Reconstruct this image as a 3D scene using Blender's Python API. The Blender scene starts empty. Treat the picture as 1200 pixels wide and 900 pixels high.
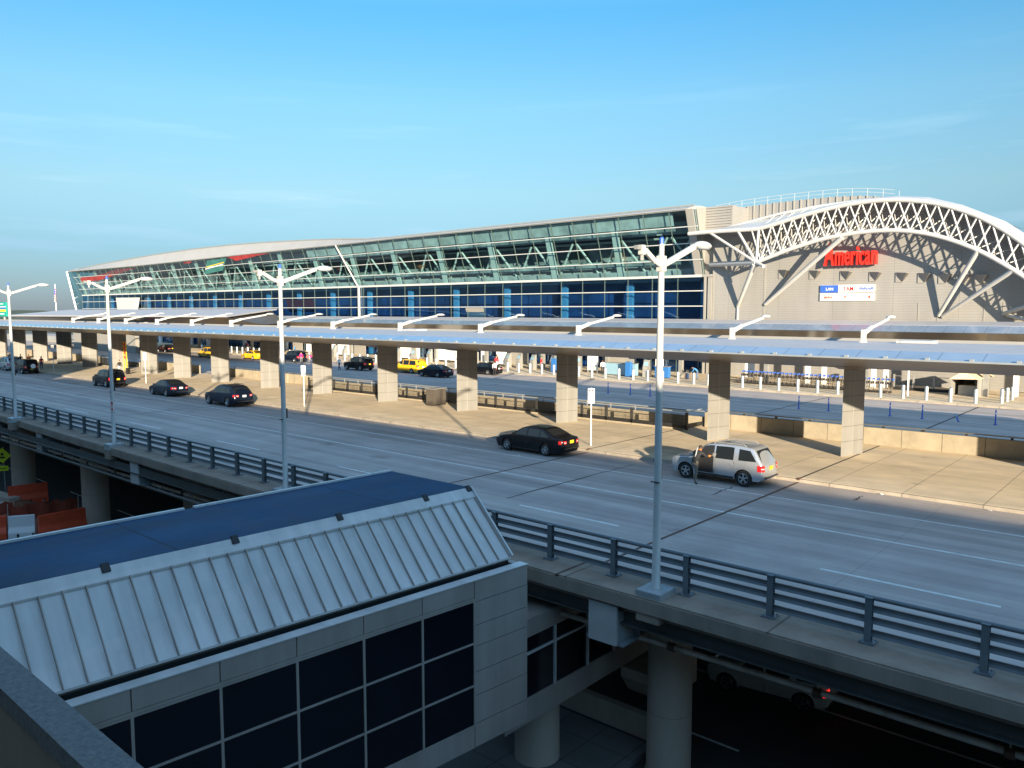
import bpy, bmesh, math, random
from mathutils import Vector, Matrix
random.seed(7)
PI = math.pi
sc = bpy.context.scene
C = sc.collection

# ------------------------------------------------------------------ helpers
ONES = 'zeroth first second third fourth fifth sixth seventh eighth ninth tenth eleventh twelfth thirteenth fourteenth fifteenth sixteenth seventeenth eighteenth nineteenth'.split()
TENS = {2: 'twent', 3: 'thirt', 4: 'fort', 5: 'fift', 6: 'sixt', 7: 'sevent', 8: 'eight', 9: 'ninet'}
def nth(n):
    if n < 20: return ONES[n]
    t, o = divmod(n, 10)
    return TENS[t] + 'ieth' if o == 0 else TENS[t] + 'y-' + ONES[o]

def link(o):
    C.objects.link(o); return o

def tag(o, label=None, cat=None, group=None, kind=None):
    if label: o['label'] = label
    if cat: o['category'] = cat
    if group: o['group'] = group
    if kind: o['kind'] = kind
    return o

def thing(name, label, cat, loc=(0, 0, 0), rz=0.0, group=None):
    o = link(bpy.data.objects.new(name, None))
    o.empty_display_size = 0.2
    o.location = loc; o.rotation_euler = (0, 0, rz)
    return tag(o, label, cat, group)

class MB:
    """collects verts/faces and builds one mesh object"""
    def __init__(s): s.v = []; s.f = []; s.m = []
    def add(s, vs, fs, mi=0):
        n = len(s.v); s.v += [tuple(p) for p in vs]
        s.f += [tuple(i + n for i in f) for f in fs]; s.m += [mi] * len(fs)
        return s
    def box(s, x0, x1, y0, y1, z0, z1, mi=0):
        v = [(x0, y0, z0), (x1, y0, z0), (x1, y1, z0), (x0, y1, z0), (x0, y0, z1), (x1, y0, z1), (x1, y1, z1), (x0, y1, z1)]
        return s.add(v, [(0, 3, 2, 1), (4, 5, 6, 7), (0, 1, 5, 4), (1, 2, 6, 5), (2, 3, 7, 6), (3, 0, 4, 7)], mi)
    def obox(s, c, ax, ay, az, mi=0):
        """oriented box: centre and three half-axis vectors"""
        c = Vector(c); ax = Vector(ax); ay = Vector(ay); az = Vector(az)
        v = [c + i * ax + j * ay + k * az for k in (-1, 1) for i, j in ((-1, -1), (1, -1), (1, 1), (-1, 1))]
        return s.add(v, [(0, 3, 2, 1), (4, 5, 6, 7), (0, 1, 5, 4), (1, 2, 6, 5), (2, 3, 7, 6), (3, 0, 4, 7)], mi)
    def quad(s, a, b, c, d, mi=0): return s.add([a, b, c, d], [(0, 1, 2, 3)], mi)
    def tube(s, p0, p1, r, r1=None, n=8, caps=True, mi=0):
        return s.path([p0, p1], [r, r if r1 is None else r1], n, caps, mi)
    def path(s, pts, r, n=8, caps=True, mi=0):
        pts = [Vector(p) for p in pts]
        if not isinstance(r, (list, tuple)): r = [r] * len(pts)
        vs = []; fs = []
        up = None
        for i, p in enumerate(pts):
            d = (pts[min(i + 1, len(pts) - 1)] - pts[max(i - 1, 0)]).normalized()
            if up is None: up = Vector((0, 0, 1)) if abs(d.z) < .9 else Vector((1, 0, 0))
            a = d.cross(up).normalized(); b = a.cross(d).normalized()
            for k in range(n):
                t = 2 * PI * k / n
                vs.append(p + r[i] * (math.cos(t) * a + math.sin(t) * b))
        for i in range(len(pts) - 1):
            for k in range(n):
                k2 = (k + 1) % n
                fs.append((i * n + k, i * n + k2, (i + 1) * n + k2, (i + 1) * n + k))
        if caps:
            fs.append(tuple(range(n - 1, -1, -1))); fs.append(tuple(range((len(pts) - 1) * n, len(pts) * n)))
        return s.add(vs, fs, mi)
    def bar(s, p0, p1, w, h, mi=0):
        """rectangular bar, w horizontal, h vertical"""
        p0 = Vector(p0); p1 = Vector(p1); d = p1 - p0
        dn = d.normalized()
        a = dn.cross(Vector((0, 0, 1)))
        a = a.normalized() if a.length > 1e-4 else Vector((1, 0, 0))
        b = a.cross(dn).normalized()
        return s.obox((p0 + p1) / 2, d / 2, a * w / 2, b * h / 2, mi)
    def prism(s, poly, fn0, fn1, mi=0):
        n = len(poly)
        vs = [fn0(p) for p in poly] + [fn1(p) for p in poly]
        fs = [tuple(range(n - 1, -1, -1)), tuple(range(n, 2 * n))]
        fs += [(i, (i + 1) % n, (i + 1) % n + n, i + n) for i in range(n)]
        return s.add(vs, fs, mi)
    def xprism(s, poly, x0, x1, mi=0):   # poly in (y,z)
        return s.prism(poly, lambda p: (x0, p[0], p[1]), lambda p: (x1, p[0], p[1]), mi)
    def yprism(s, poly, y0, y1, mi=0):   # poly in (x,z)
        return s.prism(poly, lambda p: (p[0], y0, p[1]), lambda p: (p[0], y1, p[1]), mi)
    def zprism(s, poly, z0, z1, mi=0):
        return s.prism(poly, lambda p: (p[0], p[1], z0), lambda p: (p[0], p[1], z1), mi)
    def lathe(s, prof, c=(0, 0, 0), n=16, mi=0):
        vs = []; fs = []
        for r, z in prof:
            for k in range(n):
                t = 2 * PI * k / n
                vs.append((c[0] + r * math.cos(t), c[1] + r * math.sin(t), c[2] + z))
        for i in range(len(prof) - 1):
            for k in range(n):
                k2 = (k + 1) % n
                fs.append((i * n + k, i * n + k2, (i + 1) * n + k2, (i + 1) * n + k))
        fs.append(tuple(range(n - 1, -1, -1))); fs.append(tuple(range((len(prof) - 1) * n, len(prof) * n)))
        return s.add(vs, fs, mi)
    def build(s, name, mats, parent=None, smooth=None, bevel=0, fix=True):
        me = bpy.data.meshes.new(name)
        me.from_pydata(s.v, [], s.f)
        if not isinstance(mats, (list, tuple)): mats = [mats]
        for m in mats: me.materials.append(m)
        if len(mats) > 1: me.polygons.foreach_set('material_index', s.m)
        if fix or bevel:
            bm = bmesh.new(); bm.from_mesh(me)
            if fix: bmesh.ops.recalc_face_normals(bm, faces=bm.faces)
            if bevel:
                bmesh.ops.bevel(bm, geom=list(bm.edges), offset=bevel, segments=2, affect='EDGES', clamp_overlap=True)
            bm.to_mesh(me); bm.free()
        if smooth is not None:
            me.polygons.foreach_set('use_smooth', [True] * len(me.polygons))
            me.set_sharp_from_angle(angle=math.radians(smooth))
        me.update()
        o = link(bpy.data.objects.new(name, me))
        if parent is not None: o.parent = parent
        return o

def copy_tree(o, parent=None):
    c = o.copy(); C.objects.link(c); c.parent = parent
    for ch in list(o.children): copy_tree(ch, c)
    return c

# ------------------------------------------------------------------ materials
def mat(name, col, rough=.6, metal=0., noise=0., scale=1., bump=0., bscale=None, spec=.5, coat=0., stretch=(1, 1, 1),
        stain=None, stain_scale=.1, stain_amt=.5, emit=None, joints=None, vary=0., obj=False, tracks=None, blotch=None):
    m = bpy.data.materials.new(name); m.use_nodes = True
    nt = m.node_tree; N = nt.nodes; L = nt.links
    b = N['Principled BSDF']
    b.inputs['Roughness'].default_value = rough; b.inputs['Metallic'].default_value = metal
    b.inputs['Specular IOR Level'].default_value = spec
    b.inputs['Coat Weight'].default_value = coat; b.inputs['Coat Roughness'].default_value = .06
    if emit: b.inputs['Emission Color'].default_value = (*col, 1); b.inputs['Emission Strength'].default_value = emit
    col4 = (*col, 1)
    if obj:
        src = N.new('ShaderNodeTexCoord').outputs['Object']
    else:
        src = N.new('ShaderNodeNewGeometry').outputs['Position']
    mp = N.new('ShaderNodeMapping'); mp.inputs['Scale'].default_value = stretch
    L.new(src, mp.inputs['Vector'])
    out = None
    def mixc(a, bb, fac, mode='MULTIPLY'):
        x = N.new('ShaderNodeMix'); x.data_type = 'RGBA'; x.blend_type = mode
        for sock, v in ((x.inputs[0], fac), (x.inputs[6], a), (x.inputs[7], bb)):
            if isinstance(v, (int, float)): sock.default_value = v
            elif isinstance(v, tuple): sock.default_value = v
            else: L.new(v, sock)
        return x.outputs[2]
    cur = col4
    if noise > 0:
        nz = N.new('ShaderNodeTexNoise'); nz.inputs['Scale'].default_value = scale; nz.inputs['Detail'].default_value = 7
        nz.inputs['Roughness'].default_value = .62
        L.new(mp.outputs[0], nz.inputs['Vector'])
        r = N.new('ShaderNodeMapRange'); r.inputs[1].default_value = .28; r.inputs[2].default_value = .72
        r.inputs[3].default_value = 1 - noise; r.inputs[4].default_value = 1 + noise * .5
        L.new(nz.outputs['Fac'], r.inputs[0])
        cur = mixc(cur, r.outputs[0], 1.0)
        # roughness breakup
        rr = N.new('ShaderNodeMapRange'); rr.inputs[3].default_value = max(.02, rough - .12 * min(1, noise * 4)); rr.inputs[4].default_value = min(1, rough + .12 * min(1, noise * 4))
        L.new(nz.outputs['Fac'], rr.inputs[0]); L.new(rr.outputs[0], b.inputs['Roughness'])
    if stain:
        n2 = N.new('ShaderNodeTexNoise'); n2.inputs['Scale'].default_value = stain_scale; n2.inputs['Detail'].default_value = 9
        n2.inputs['Roughness'].default_value = .7
        L.new(mp.outputs[0], n2.inputs['Vector'])
        r2 = N.new('ShaderNodeMapRange'); r2.inputs[1].default_value = .5; r2.inputs[2].default_value = .68
        r2.inputs[3].default_value = 0; r2.inputs[4].default_value = stain_amt
        L.new(n2.outputs['Fac'], r2.inputs[0])
        cur = mixc(cur, (*stain, 1), r2.outputs[0], 'MIX')
    if tracks:
        mpt = N.new('ShaderNodeMapping'); mpt.inputs['Scale'].default_value = tracks[0]; L.new(src, mpt.inputs['Vector'])
        n3 = N.new('ShaderNodeTexNoise'); n3.inputs['Scale'].default_value = 1.0; n3.inputs['Detail'].default_value = 6; n3.inputs['Roughness'].default_value = .6
        L.new(mpt.outputs[0], n3.inputs['Vector'])
        r3 = N.new('ShaderNodeMapRange'); r3.inputs[1].default_value = .35; r3.inputs[2].default_value = .68; r3.inputs[3].default_value = 1 + tracks[1] * .35; r3.inputs[4].default_value = 1 - tracks[1]
        L.new(n3.outputs['Fac'], r3.inputs[0]); cur = mixc(cur, r3.outputs[0], 1.0)
    if blotch:
        n4 = N.new('ShaderNodeTexVoronoi'); n4.inputs['Scale'].default_value = blotch[0]; L.new(mp.outputs[0], n4.inputs['Vector'])
        n5 = N.new('ShaderNodeTexNoise'); n5.inputs['Scale'].default_value = blotch[0] * 9; L.new(mp.outputs[0], n5.inputs['Vector'])
        ad4 = N.new('ShaderNodeMath'); ad4.operation = 'MULTIPLY_ADD'; ad4.inputs[1].default_value = .35; L.new(n5.outputs['Fac'], ad4.inputs[0]); L.new(n4.outputs['Distance'], ad4.inputs[2])
        r4 = N.new('ShaderNodeMapRange'); r4.inputs[1].default_value = .20; r4.inputs[2].default_value = .34; r4.inputs[3].default_value = blotch[1]; r4.inputs[4].default_value = 0
        L.new(ad4.outputs[0], r4.inputs[0]); cur = mixc(cur, (col[0] * .3, col[1] * .3, col[2] * .3, 1), r4.outputs[0], 'MIX')
    if joints:   # list of (axis, period, offset, width, darkness)
        sp = N.new('ShaderNodeSeparateXYZ'); L.new(src, sp.inputs[0])
        for ax, per, off, wid, dark in joints:
            a = N.new('ShaderNodeMath'); a.operation = 'ADD'; a.inputs[1].default_value = off; L.new(sp.outputs[ax], a.inputs[0])
            d = N.new('ShaderNodeMath'); d.operation = 'PINGPONG'; d.inputs[1].default_value = per / 2; L.new(a.outputs[0], d.inputs[0])
            c = N.new('ShaderNodeMath'); c.operation = 'LESS_THAN'; c.inputs[1].default_value = wid / 2; L.new(d.outputs[0], c.inputs[0])
            e = N.new('ShaderNodeMath'); e.operation = 'MULTIPLY'; e.inputs[1].default_value = dark; L.new(c.outputs[0], e.inputs[0])
            cur = mixc(cur, (col[0] * .25, col[1] * .25, col[2] * .25, 1), e.outputs[0], 'MIX')
    if isinstance(cur, tuple): b.inputs['Base Color'].default_value = cur
    else: L.new(cur, b.inputs['Base Color'])
    if bump > 0:
        nb = N.new('ShaderNodeTexNoise'); nb.inputs['Scale'].default_value = bscale or scale * 4; nb.inputs['Detail'].default_value = 5
        L.new(mp.outputs[0], nb.inputs['Vector'])
        bp = N.new('ShaderNodeBump'); bp.inputs['Strength'].default_value = min(1, bump); bp.inputs['Distance'].default_value = .02
        L.new(nb.outputs['Fac'], bp.inputs['Height']); L.new(bp.outputs[0], b.inputs['Normal'])
    return m

def wave_bump(m, axis, scale, strength=.6, dist=.03, profile='SIN'):
    nt = m.node_tree; N = nt.nodes; L = nt.links; b = N['Principled BSDF']
    g = N.new('ShaderNodeNewGeometry')
    w = N.new('ShaderNodeTexWave'); w.bands_direction = axis; w.wave_profile = profile
    w.inputs['Scale'].default_value = scale
    L.new(g.outputs['Position'], w.inputs['Vector'])
    bp = N.new('ShaderNodeBump'); bp.inputs['Strength'].default_value = strength; bp.inputs['Distance'].default_value = dist
    L.new(w.outputs['Fac'], bp.inputs['Height'])
    old = b.inputs['Normal'].links
    if old: L.new(old[0].from_socket, bp.inputs['Normal'])
    L.new(bp.outputs[0], b.inputs['Normal'])

def glass(name, tint, gloss_col=(.9, .95, 1), rough=.02, base=.08, ior=1.5):
    m = bpy.data.materials.new(name); m.use_nodes = True
    nt = m.node_tree; N = nt.nodes; L = nt.links
    N.remove(N['Principled BSDF'])
    tr = N.new('ShaderNodeBsdfTransparent'); tr.inputs[0].default_value = (*tint, 1)
    gl = N.new('ShaderNodeBsdfGlossy'); gl.inputs[0].default_value = (*gloss_col, 1); gl.inputs['Roughness'].default_value = rough
    # slight pane-to-pane waviness
    tc = N.new('ShaderNodeNewGeometry'); nz = N.new('ShaderNodeTexNoise'); nz.inputs['Scale'].default_value = .35
    L.new(tc.outputs['Position'], nz.inputs['Vector'])
    bp = N.new('ShaderNodeBump'); bp.inputs['Strength'].default_value = .25; bp.inputs['Distance'].default_value = .03
    L.new(nz.outputs['Fac'], bp.inputs['Height']); L.new(bp.outputs[0], gl.inputs['Normal'])
    lw = N.new('ShaderNodeLayerWeight'); lw.inputs['Blend'].default_value = .5
    fr = N.new('ShaderNodeMath'); fr.operation = 'POWER'; fr.inputs[1].default_value = 5; L.new(lw.outputs['Facing'], fr.inputs[0])
    ad = N.new('ShaderNodeMath'); ad.operation = 'ADD'; ad.inputs[1].default_value = base + .03; ad.use_clamp = True
    L.new(fr.outputs[0], ad.inputs[0])
    mx = N.new('ShaderNodeMixShader'); L.new(ad.outputs[0], mx.inputs[0]); L.new(tr.outputs[0], mx.inputs[1]); L.new(gl.outputs[0], mx.inputs[2])
    L.new(mx.outputs[0], N['Material Output'].inputs[0])
    return m

M = {}
M['road'] = mat('road_concrete', (.46, .40, .37), .85, noise=.16, scale=.5, bump=.5, bscale=9, stain=(.24, .21, .19), stain_scale=.11, stain_amt=.4, tracks=((.035, 1.15, 1), .30), blotch=(.22, .65), joints=[(0, 6.1, 1.5, .03, .28), (1, 3.9, .35, .03, .25)])
wave_bump(M['road'], 'X', 2.2, .10, .008)
M['pave'] = mat('pavement_concrete', (.73, .60, .43), .85, noise=.13, scale=.7, bump=.35, bscale=12, stain=(.42, .34, .25), stain_scale=.16, stain_amt=.35, tracks=((.25, .9, 1), .16), blotch=(.5, .4),
                joints=[(0, 3.0, .3, .045, .6), (1, 6.2, 2.0, .04, .5)])
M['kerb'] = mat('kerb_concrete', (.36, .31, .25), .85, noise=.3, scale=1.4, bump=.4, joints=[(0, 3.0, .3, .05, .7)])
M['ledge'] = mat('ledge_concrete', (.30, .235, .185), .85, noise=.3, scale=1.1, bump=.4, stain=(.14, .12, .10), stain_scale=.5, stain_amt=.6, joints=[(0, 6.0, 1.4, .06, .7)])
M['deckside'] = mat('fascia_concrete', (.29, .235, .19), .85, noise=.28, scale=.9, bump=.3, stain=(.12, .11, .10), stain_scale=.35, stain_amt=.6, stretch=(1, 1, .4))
M['pillar'] = mat('pillar_concrete', (.52, .43, .35), .85, noise=.25, scale=.8, bump=.3, stain=(.17, .16, .15), stain_scale=.4, stain_amt=.6, stretch=(1, 1, .25), joints=[(2, 2.4, 0, .03, .4)])
M['wallconc'] = mat('barrier_concrete', (.36, .315, .24), .85, noise=.22, scale=1.3, bump=.4, stain=(.27, .235, .18), stain_scale=.5, stain_amt=.5, joints=[(0, 2.05, .3, .04, .8)])
M['paint'] = mat('road_paint', (.70, .70, .67), .7, noise=.28, scale=3.5, bump=.1)
M['rust'] = mat('rusted_joint', (.11, .055, .035), .8, noise=.45, scale=2.5, bump=.3)
M['tar'] = mat('tar_seam', (.05, .048, .047), .8, noise=.3, scale=2)
M['rail'] = mat('painted_rail_steel', (.135, .155, .17), .45, .1, noise=.18, scale=2.2, bump=.12, bscale=20)
M['girder'] = mat('girder_steel', (.30, .34, .37), .55, .1, noise=.25, scale=1.2, bump=.15)
M['girderdark'] = mat('dark_girder_steel', (.09, .09, .085), .7, .1, noise=.3, scale=.8)
M['galv'] = mat('galvanised_steel', (.50, .53, .55), .42, .55, noise=.14, scale=3, bump=.08)
M['lamp'] = mat('lamp_paint', (.50, .50, .49), .4, .1, noise=.1, scale=2.5)
M['lens'] = mat('lamp_lens', (.62, .66, .70), .25, 0, noise=.05, scale=8)
M['colpanel'] = mat('column_panel', (.20, .196, .19), .55, .0, tracks=((1.5, 1.5, .15), .14), noise=.07, scale=.8, joints=[(2, .80, .68, .03, .75)])
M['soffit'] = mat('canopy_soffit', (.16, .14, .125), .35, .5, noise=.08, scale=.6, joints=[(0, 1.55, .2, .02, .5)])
M['croof'] = mat('canopy_roof_metal', (.46, .45, .47), .55, .15, noise=.1, scale=.7, bump=.1, joints=[(0, 3.1, .2, .04, .45)])
M['cglass'] = mat('canopy_glass_strip', (.22, .30, .42), .2, .1, noise=.2, scale=.5, joints=[(0, 1.55, .2, .05, .5)], coat=.3)
M['white'] = mat('white_steel', (.50, .50, .50), .4, .05, noise=.06, scale=1.2)
M['siding'] = mat('corrugated_siding', (.30, .293, .287), .5, .15, tracks=((.5, .5, .06), .10), noise=.05, scale=.25, joints=[(0, 6.1, .4, .05, .35)])
wave_bump(M['siding'], 'Z', 1.15, .45, .03)
M['panel'] = mat('facade_panel', (.30, .29, .275), .5, .1, noise=.06, scale=.5)
M['roofwhite'] = mat('roof_white', (.35, .345, .34), .5, .05, noise=.08, scale=.3)
M['roofblue'] = mat('roof_bluegrey', (.33, .38, .46), .5, .1, noise=.1, scale=.4)
M['mullion'] = mat('aluminium_mullion', (.62, .63, .62), .4, .3, noise=.05, scale=2)
M['ggreen'] = glass('green_tinted_glass', (.65, .785, .815), base=.02)
M['gblue'] = glass('blue_tinted_glass', (.29, .51, .73), (.45, .7, 1.0), base=.09)
M['gclear'] = glass('clear_glass', (.75, .85, .88))
M['intpale'] = mat('interior_pale', (.31, .40, .41), .7, noise=.45, scale=.5)
M['intmid'] = mat('interior_middle', (.17, .235, .25), .8, noise=.6, scale=.35, stain=(.36, .45, .45), stain_scale=.35, stain_amt=.7)
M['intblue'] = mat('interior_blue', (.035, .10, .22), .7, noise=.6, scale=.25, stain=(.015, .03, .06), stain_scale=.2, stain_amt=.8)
M['mulgreen'] = mat('dark_green_mullion', (.09, .13, .12), .5, .2, noise=.05, scale=2)
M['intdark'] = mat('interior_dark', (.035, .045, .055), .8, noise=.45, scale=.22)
M['intcol'] = mat('interior_column', (.34, .44, .43), .5)
M['intbluecol'] = mat('interior_blue_column', (.24, .48, .55), .5)
M['mural'] = mat('interior_mural', (.20, .20, .17), .8, noise=.5, scale=.5, stain=(.42, .33, .2), stain_scale=.12, stain_amt=.8)
M['red'] = mat('sign_red', (.80, .03, .02), .35, noise=.05, scale=3)
M['bluep'] = mat('sign_blue', (.04, .12, .50), .4, noise=.05, scale=3)
M['greenp'] = mat('sign_green', (.01, .30, .25), .4, noise=.05, scale=3)
M['orange'] = mat('orange_plastic', (.75, .09, .03), .5, noise=.2, scale=2)
M['yellowp'] = mat('sign_yellow', (.85, .60, .02), .4, noise=.05, scale=3)
M['whitep'] = mat('sign_white', (.80, .80, .80), .4, noise=.04, scale=3)
M['blackp'] = mat('black_plastic', (.02, .02, .022), .5, noise=.2, scale=3)
M['darkmetal'] = mat('dark_metal', (.05, .05, .052), .5, .3, noise=.2, scale=3)
M['grey'] = mat('grey_metal', (.32, .32, .31), .5, .3, noise=.15, scale=2)
M['pipe'] = mat('drain_pipe', (.60, .54, .46), .6, .1, noise=.3, scale=2, stain=(.22, .10, .05), stain_scale=1.2, stain_amt=.7)
M['lground'] = mat('lower_asphalt', (.055, .055, .055), .9, noise=.3, scale=.4, bump=.4, bscale=12)
M['lpave'] = mat('lower_paving', (.17, .165, .155), .9, noise=.25, scale=.6, joints=[(0, 1.5, 0, .04, .6), (1, 1.5, 0, .04, .6)])
M['land'] = mat('far_land', (.09, .10, .075), .95, noise=.4, scale=.01)
M['hill'] = mat('far_hill', (.055, .075, .05), .95, noise=.4, scale=.02)
M['membrane'] = mat('roof_membrane', (.005, .042, .11), .6, .0, tracks=((.9, .25, 1), .35), blotch=(.6, .35), noise=.22, scale=.7, bump=.25, bscale=2.2, stain=(.01, .06, .15), stain_scale=.45, stain_amt=.5, joints=[(1, 5.6, 3.6, .06, .8)], spec=.15)
M['seam'] = mat('standing_seam_metal', (.60, .585, .57), .42, .15, tracks=((.5, 2.4, .35), .16), blotch=(1.7, .12), noise=.10, scale=1.1, bump=.12, bscale=2.5)
M['cladding'] = mat('station_cladding', (.36, .31, .275), .5, .05, tracks=((1.2, 1.6, .12), .16), noise=.12, scale=.8)
M['fgglass'] = mat('dark_window_glass', (.006, .008, .014), .04, 0, noise=.3, scale=.8, bump=.05, bscale=.7, spec=.9)
M['granite'] = mat('granite_coping', (.16, .16, .16), .8, noise=.5, scale=26, bump=.4)
M['tyre'] = mat('tyre_rubber', (.018, .018, .018), .85, noise=.2, scale=8, obj=True)
M['rim'] = mat('alloy_rim', (.55, .56, .58), .28, .85, noise=.05, scale=5, obj=True)
M['cglassdark'] = mat('car_glass', (.012, .015, .018), .06, 0, spec=.6, noise=.1, scale=2, obj=True)
M['taill'] = mat('tail_light', (.62, .015, .015), .2, coat=.6, noise=.1, scale=8, obj=True)
M['headl'] = mat('head_light', (.62, .66, .70), .12, .3, coat=.6, noise=.1, scale=8, obj=True)
M['plateo'] = mat('plate_orange', (.85, .50, .02), .5, noise=.08, scale=9, obj=True)
M['platew'] = mat('plate_white', (.75, .77, .80), .5, noise=.08, scale=9, obj=True)
M['skin'] = mat('skin', (.42, .26, .18), .6, noise=.05, scale=9, obj=True)
M['skind'] = mat('skin_dark', (.16, .09, .06), .6, noise=.05, scale=9, obj=True)
M['hair'] = mat('hair', (.03, .02, .015), .7, noise=.2, scale=30, obj=True)

# ------------------------------------------------------------------ world, sun, camera
SUN_EL = math.atan(.2)
SUN_AZ = math.radians(-36)             # direction towards the sun, from +X
w = bpy.data.worlds.new('World'); sc.world = w; w.use_nodes = True
nt = w.node_tree; N = nt.nodes; L = nt.links
sky = N.new('ShaderNodeTexSky'); sky.sky_type = 'NISHITA'; sky.sun_disc = False
sky.sun_elevation = SUN_EL
sky.sun_rotation = math.radians(90) - SUN_AZ
sky.air_density = 1.2; sky.dust_density = .15; sky.ozone_density = 2.4; sky.altitude = 0
bg = N['Background']; bg.inputs[1].default_value = .126
# thin cirrus, mixed into the sky itself
tc = N.new('ShaderNodeTexCoord')
mp = N.new('ShaderNodeMapping'); mp.inputs['Scale'].default_value = (1.6, 1.6, 17); mp.inputs['Rotation'].default_value = (.05, -.03, .3)
L.new(tc.outputs['Generated'], mp.inputs[0])
nz = N.new('ShaderNodeTexNoise'); nz.inputs['Scale'].default_value = 2.1; nz.inputs['Detail'].default_value = 8; nz.inputs['Roughness'].default_value = .55
L.new(mp.outputs[0], nz.inputs['Vector'])
rmp = N.new('ShaderNodeMapRange'); rmp.inputs[1].default_value = .54; rmp.inputs[2].default_value = .80; rmp.inputs[3].default_value = 0; rmp.inputs[4].default_value = .42
L.new(nz.outputs['Fac'], rmp.inputs[0])
sepw = N.new('ShaderNodeSeparateXYZ'); L.new(tc.outputs['Generated'], sepw.inputs[0])
lowm = N.new('ShaderNodeMapRange'); lowm.inputs[1].default_value = .02; lowm.inputs[2].default_value = .30; lowm.inputs[3].default_value = 1; lowm.inputs[4].default_value = 0
L.new(sepw.outputs[2], lowm.inputs[0])
mulw = N.new('ShaderNodeMath'); mulw.operation = 'MULTIPLY'; L.new(rmp.outputs[0], mulw.inputs[0]); L.new(lowm.outputs[0], mulw.inputs[1])
mxw = N.new('ShaderNodeMix'); mxw.data_type = 'RGBA'; mxw.blend_type = 'MIX'
L.new(mulw.outputs[0], mxw.inputs[0]); L.new(sky.outputs[0], mxw.inputs[6]); mxw.inputs[7].default_value = (9.0, 8.6, 8.2, 1)
# sky tint by elevation: dimmed near the horizon, overhead brightened to lift the shade
rampw = N.new('ShaderNodeValToRGB'); cr_ = rampw.color_ramp
cr_.elements[0].position = 0.0; cr_.elements[0].color = (.125, .20, .50, 1)
cr_.elements[1].position = 1.0; cr_.elements[1].color = (2.3, 2.0, 1.75, 1)
for ps, cc in ((.07, (.19, .29, .48)), (.14, (.34, .42, .49)), (.24, (.38, .54, .60)), (.34, (.255, .565, .70)), (.5, (.7, 1.0, 1.15)), (.64, (1.1, 1.25, 1.25))):
    e_ = cr_.elements.new(ps); e_.color = (*cc, 1)
L.new(sepw.outputs[2], rampw.inputs[0])
mx2 = N.new('ShaderNodeMix'); mx2.data_type = 'RGBA'; mx2.blend_type = 'MULTIPLY'; mx2.inputs[0].default_value = 1
L.new(mxw.outputs[2], mx2.inputs[6]); L.new(rampw.outputs[0], mx2.inputs[7])
L.new(mx2.outputs[2], bg.inputs[0])

sd = bpy.data.lights.new('sun', 'SUN'); sd.energy = 5.0; sd.angle = math.radians(.55); sd.color = (1.0, .84, .60)
so = link(bpy.data.objects.new('sun', sd))
tosun = Vector((math.cos(SUN_AZ) * math.cos(SUN_EL), math.sin(SUN_AZ) * math.cos(SUN_EL), math.sin(SUN_EL)))
so.rotation_euler = tosun.to_track_quat('Z', 'Y').to_euler()
so.location = (30, -60, 40)

cd = bpy.data.cameras.new('camera'); cam = link(bpy.data.objects.new('camera', cd)); sc.camera = cam
cd.sensor_width = 36; cd.lens = 36 * 930 / 1200; cd.clip_end = 9000; cd.clip_start = .05
cam.location = (0, 0, 7.8)
fwd = Vector((-0.6567, 0.7485, -0.09208))
cam.rotation_euler = fwd.to_track_quat('-Z', 'Y').to_euler()
sc.view_settings.view_transform = 'Standard'; sc.view_settings.look = 'None'
sc.view_settings.exposure = 1.38; sc.view_settings.gamma = 1
sc.cycles.max_bounces = 8; sc.cycles.transparent_max_bounces = 12

# ------------------------------------------------------------------ setting
yb = lambda x: 18.55 + .0002 * x * x if x < 0 else 18.55     # barrier line
XS = [60, 20, 0, -10, -20, -30, -40, -50, -60, -70, -80, -90, -105, -120]
XL = -300
def strip_y(name, m, off0, off1, z0, z1, xs=XS, tail=None):
    mb = MB()
    for a, b in zip(xs[:-1], xs[1:]):
        v = [(x, yb(x) + o, z) for x in (a, b) for o, z in ((off0, z0), (off1, z0), (off1, z1), (off0, z1))]
        mb.add(v, [(0, 1, 5, 4), (1, 2, 6, 5), (2, 3, 7, 6), (3, 0, 4, 7)])
    for x, fl in ((xs[0], 0), (xs[-1], 1)):
        mb.add([(x, yb(x) + o, z) for o, z in ((off0, z0), (off1, z0), (off1, z1), (off0, z1))], [(0, 1, 2, 3)])
    return mb.build(name, m)

tag(MB().quad((-4000, -1500, -7.0), (1500, -1500, -7.0), (1500, 4500, -7.0), (-4000, 4500, -7.0)).build('ground', M['land']), kind='structure')
tag(MB().quad((-260, 1.7, -6.9), (60, 1.7, -6.9), (60, 100, -6.9), (-260, 100, -6.9)).build('lower_road', M['lground']), kind='structure')
tag(MB().box(-30, -13.2, 8, 22.2, -6.89, -6.72).build('lower_pavement', M['lpave']), kind='structure')
mb = MB()
for k in range(14): mb.box(-6 - 9 * k, -2 - 9 * k, 24.0, 24.12, -6.895, -6.892)
mb.box(-120, 30, 28.6, 28.75, -6.895, -6.892)
tag(mb.build('lower_lane_line', M['paint']), kind='structure')
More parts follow.
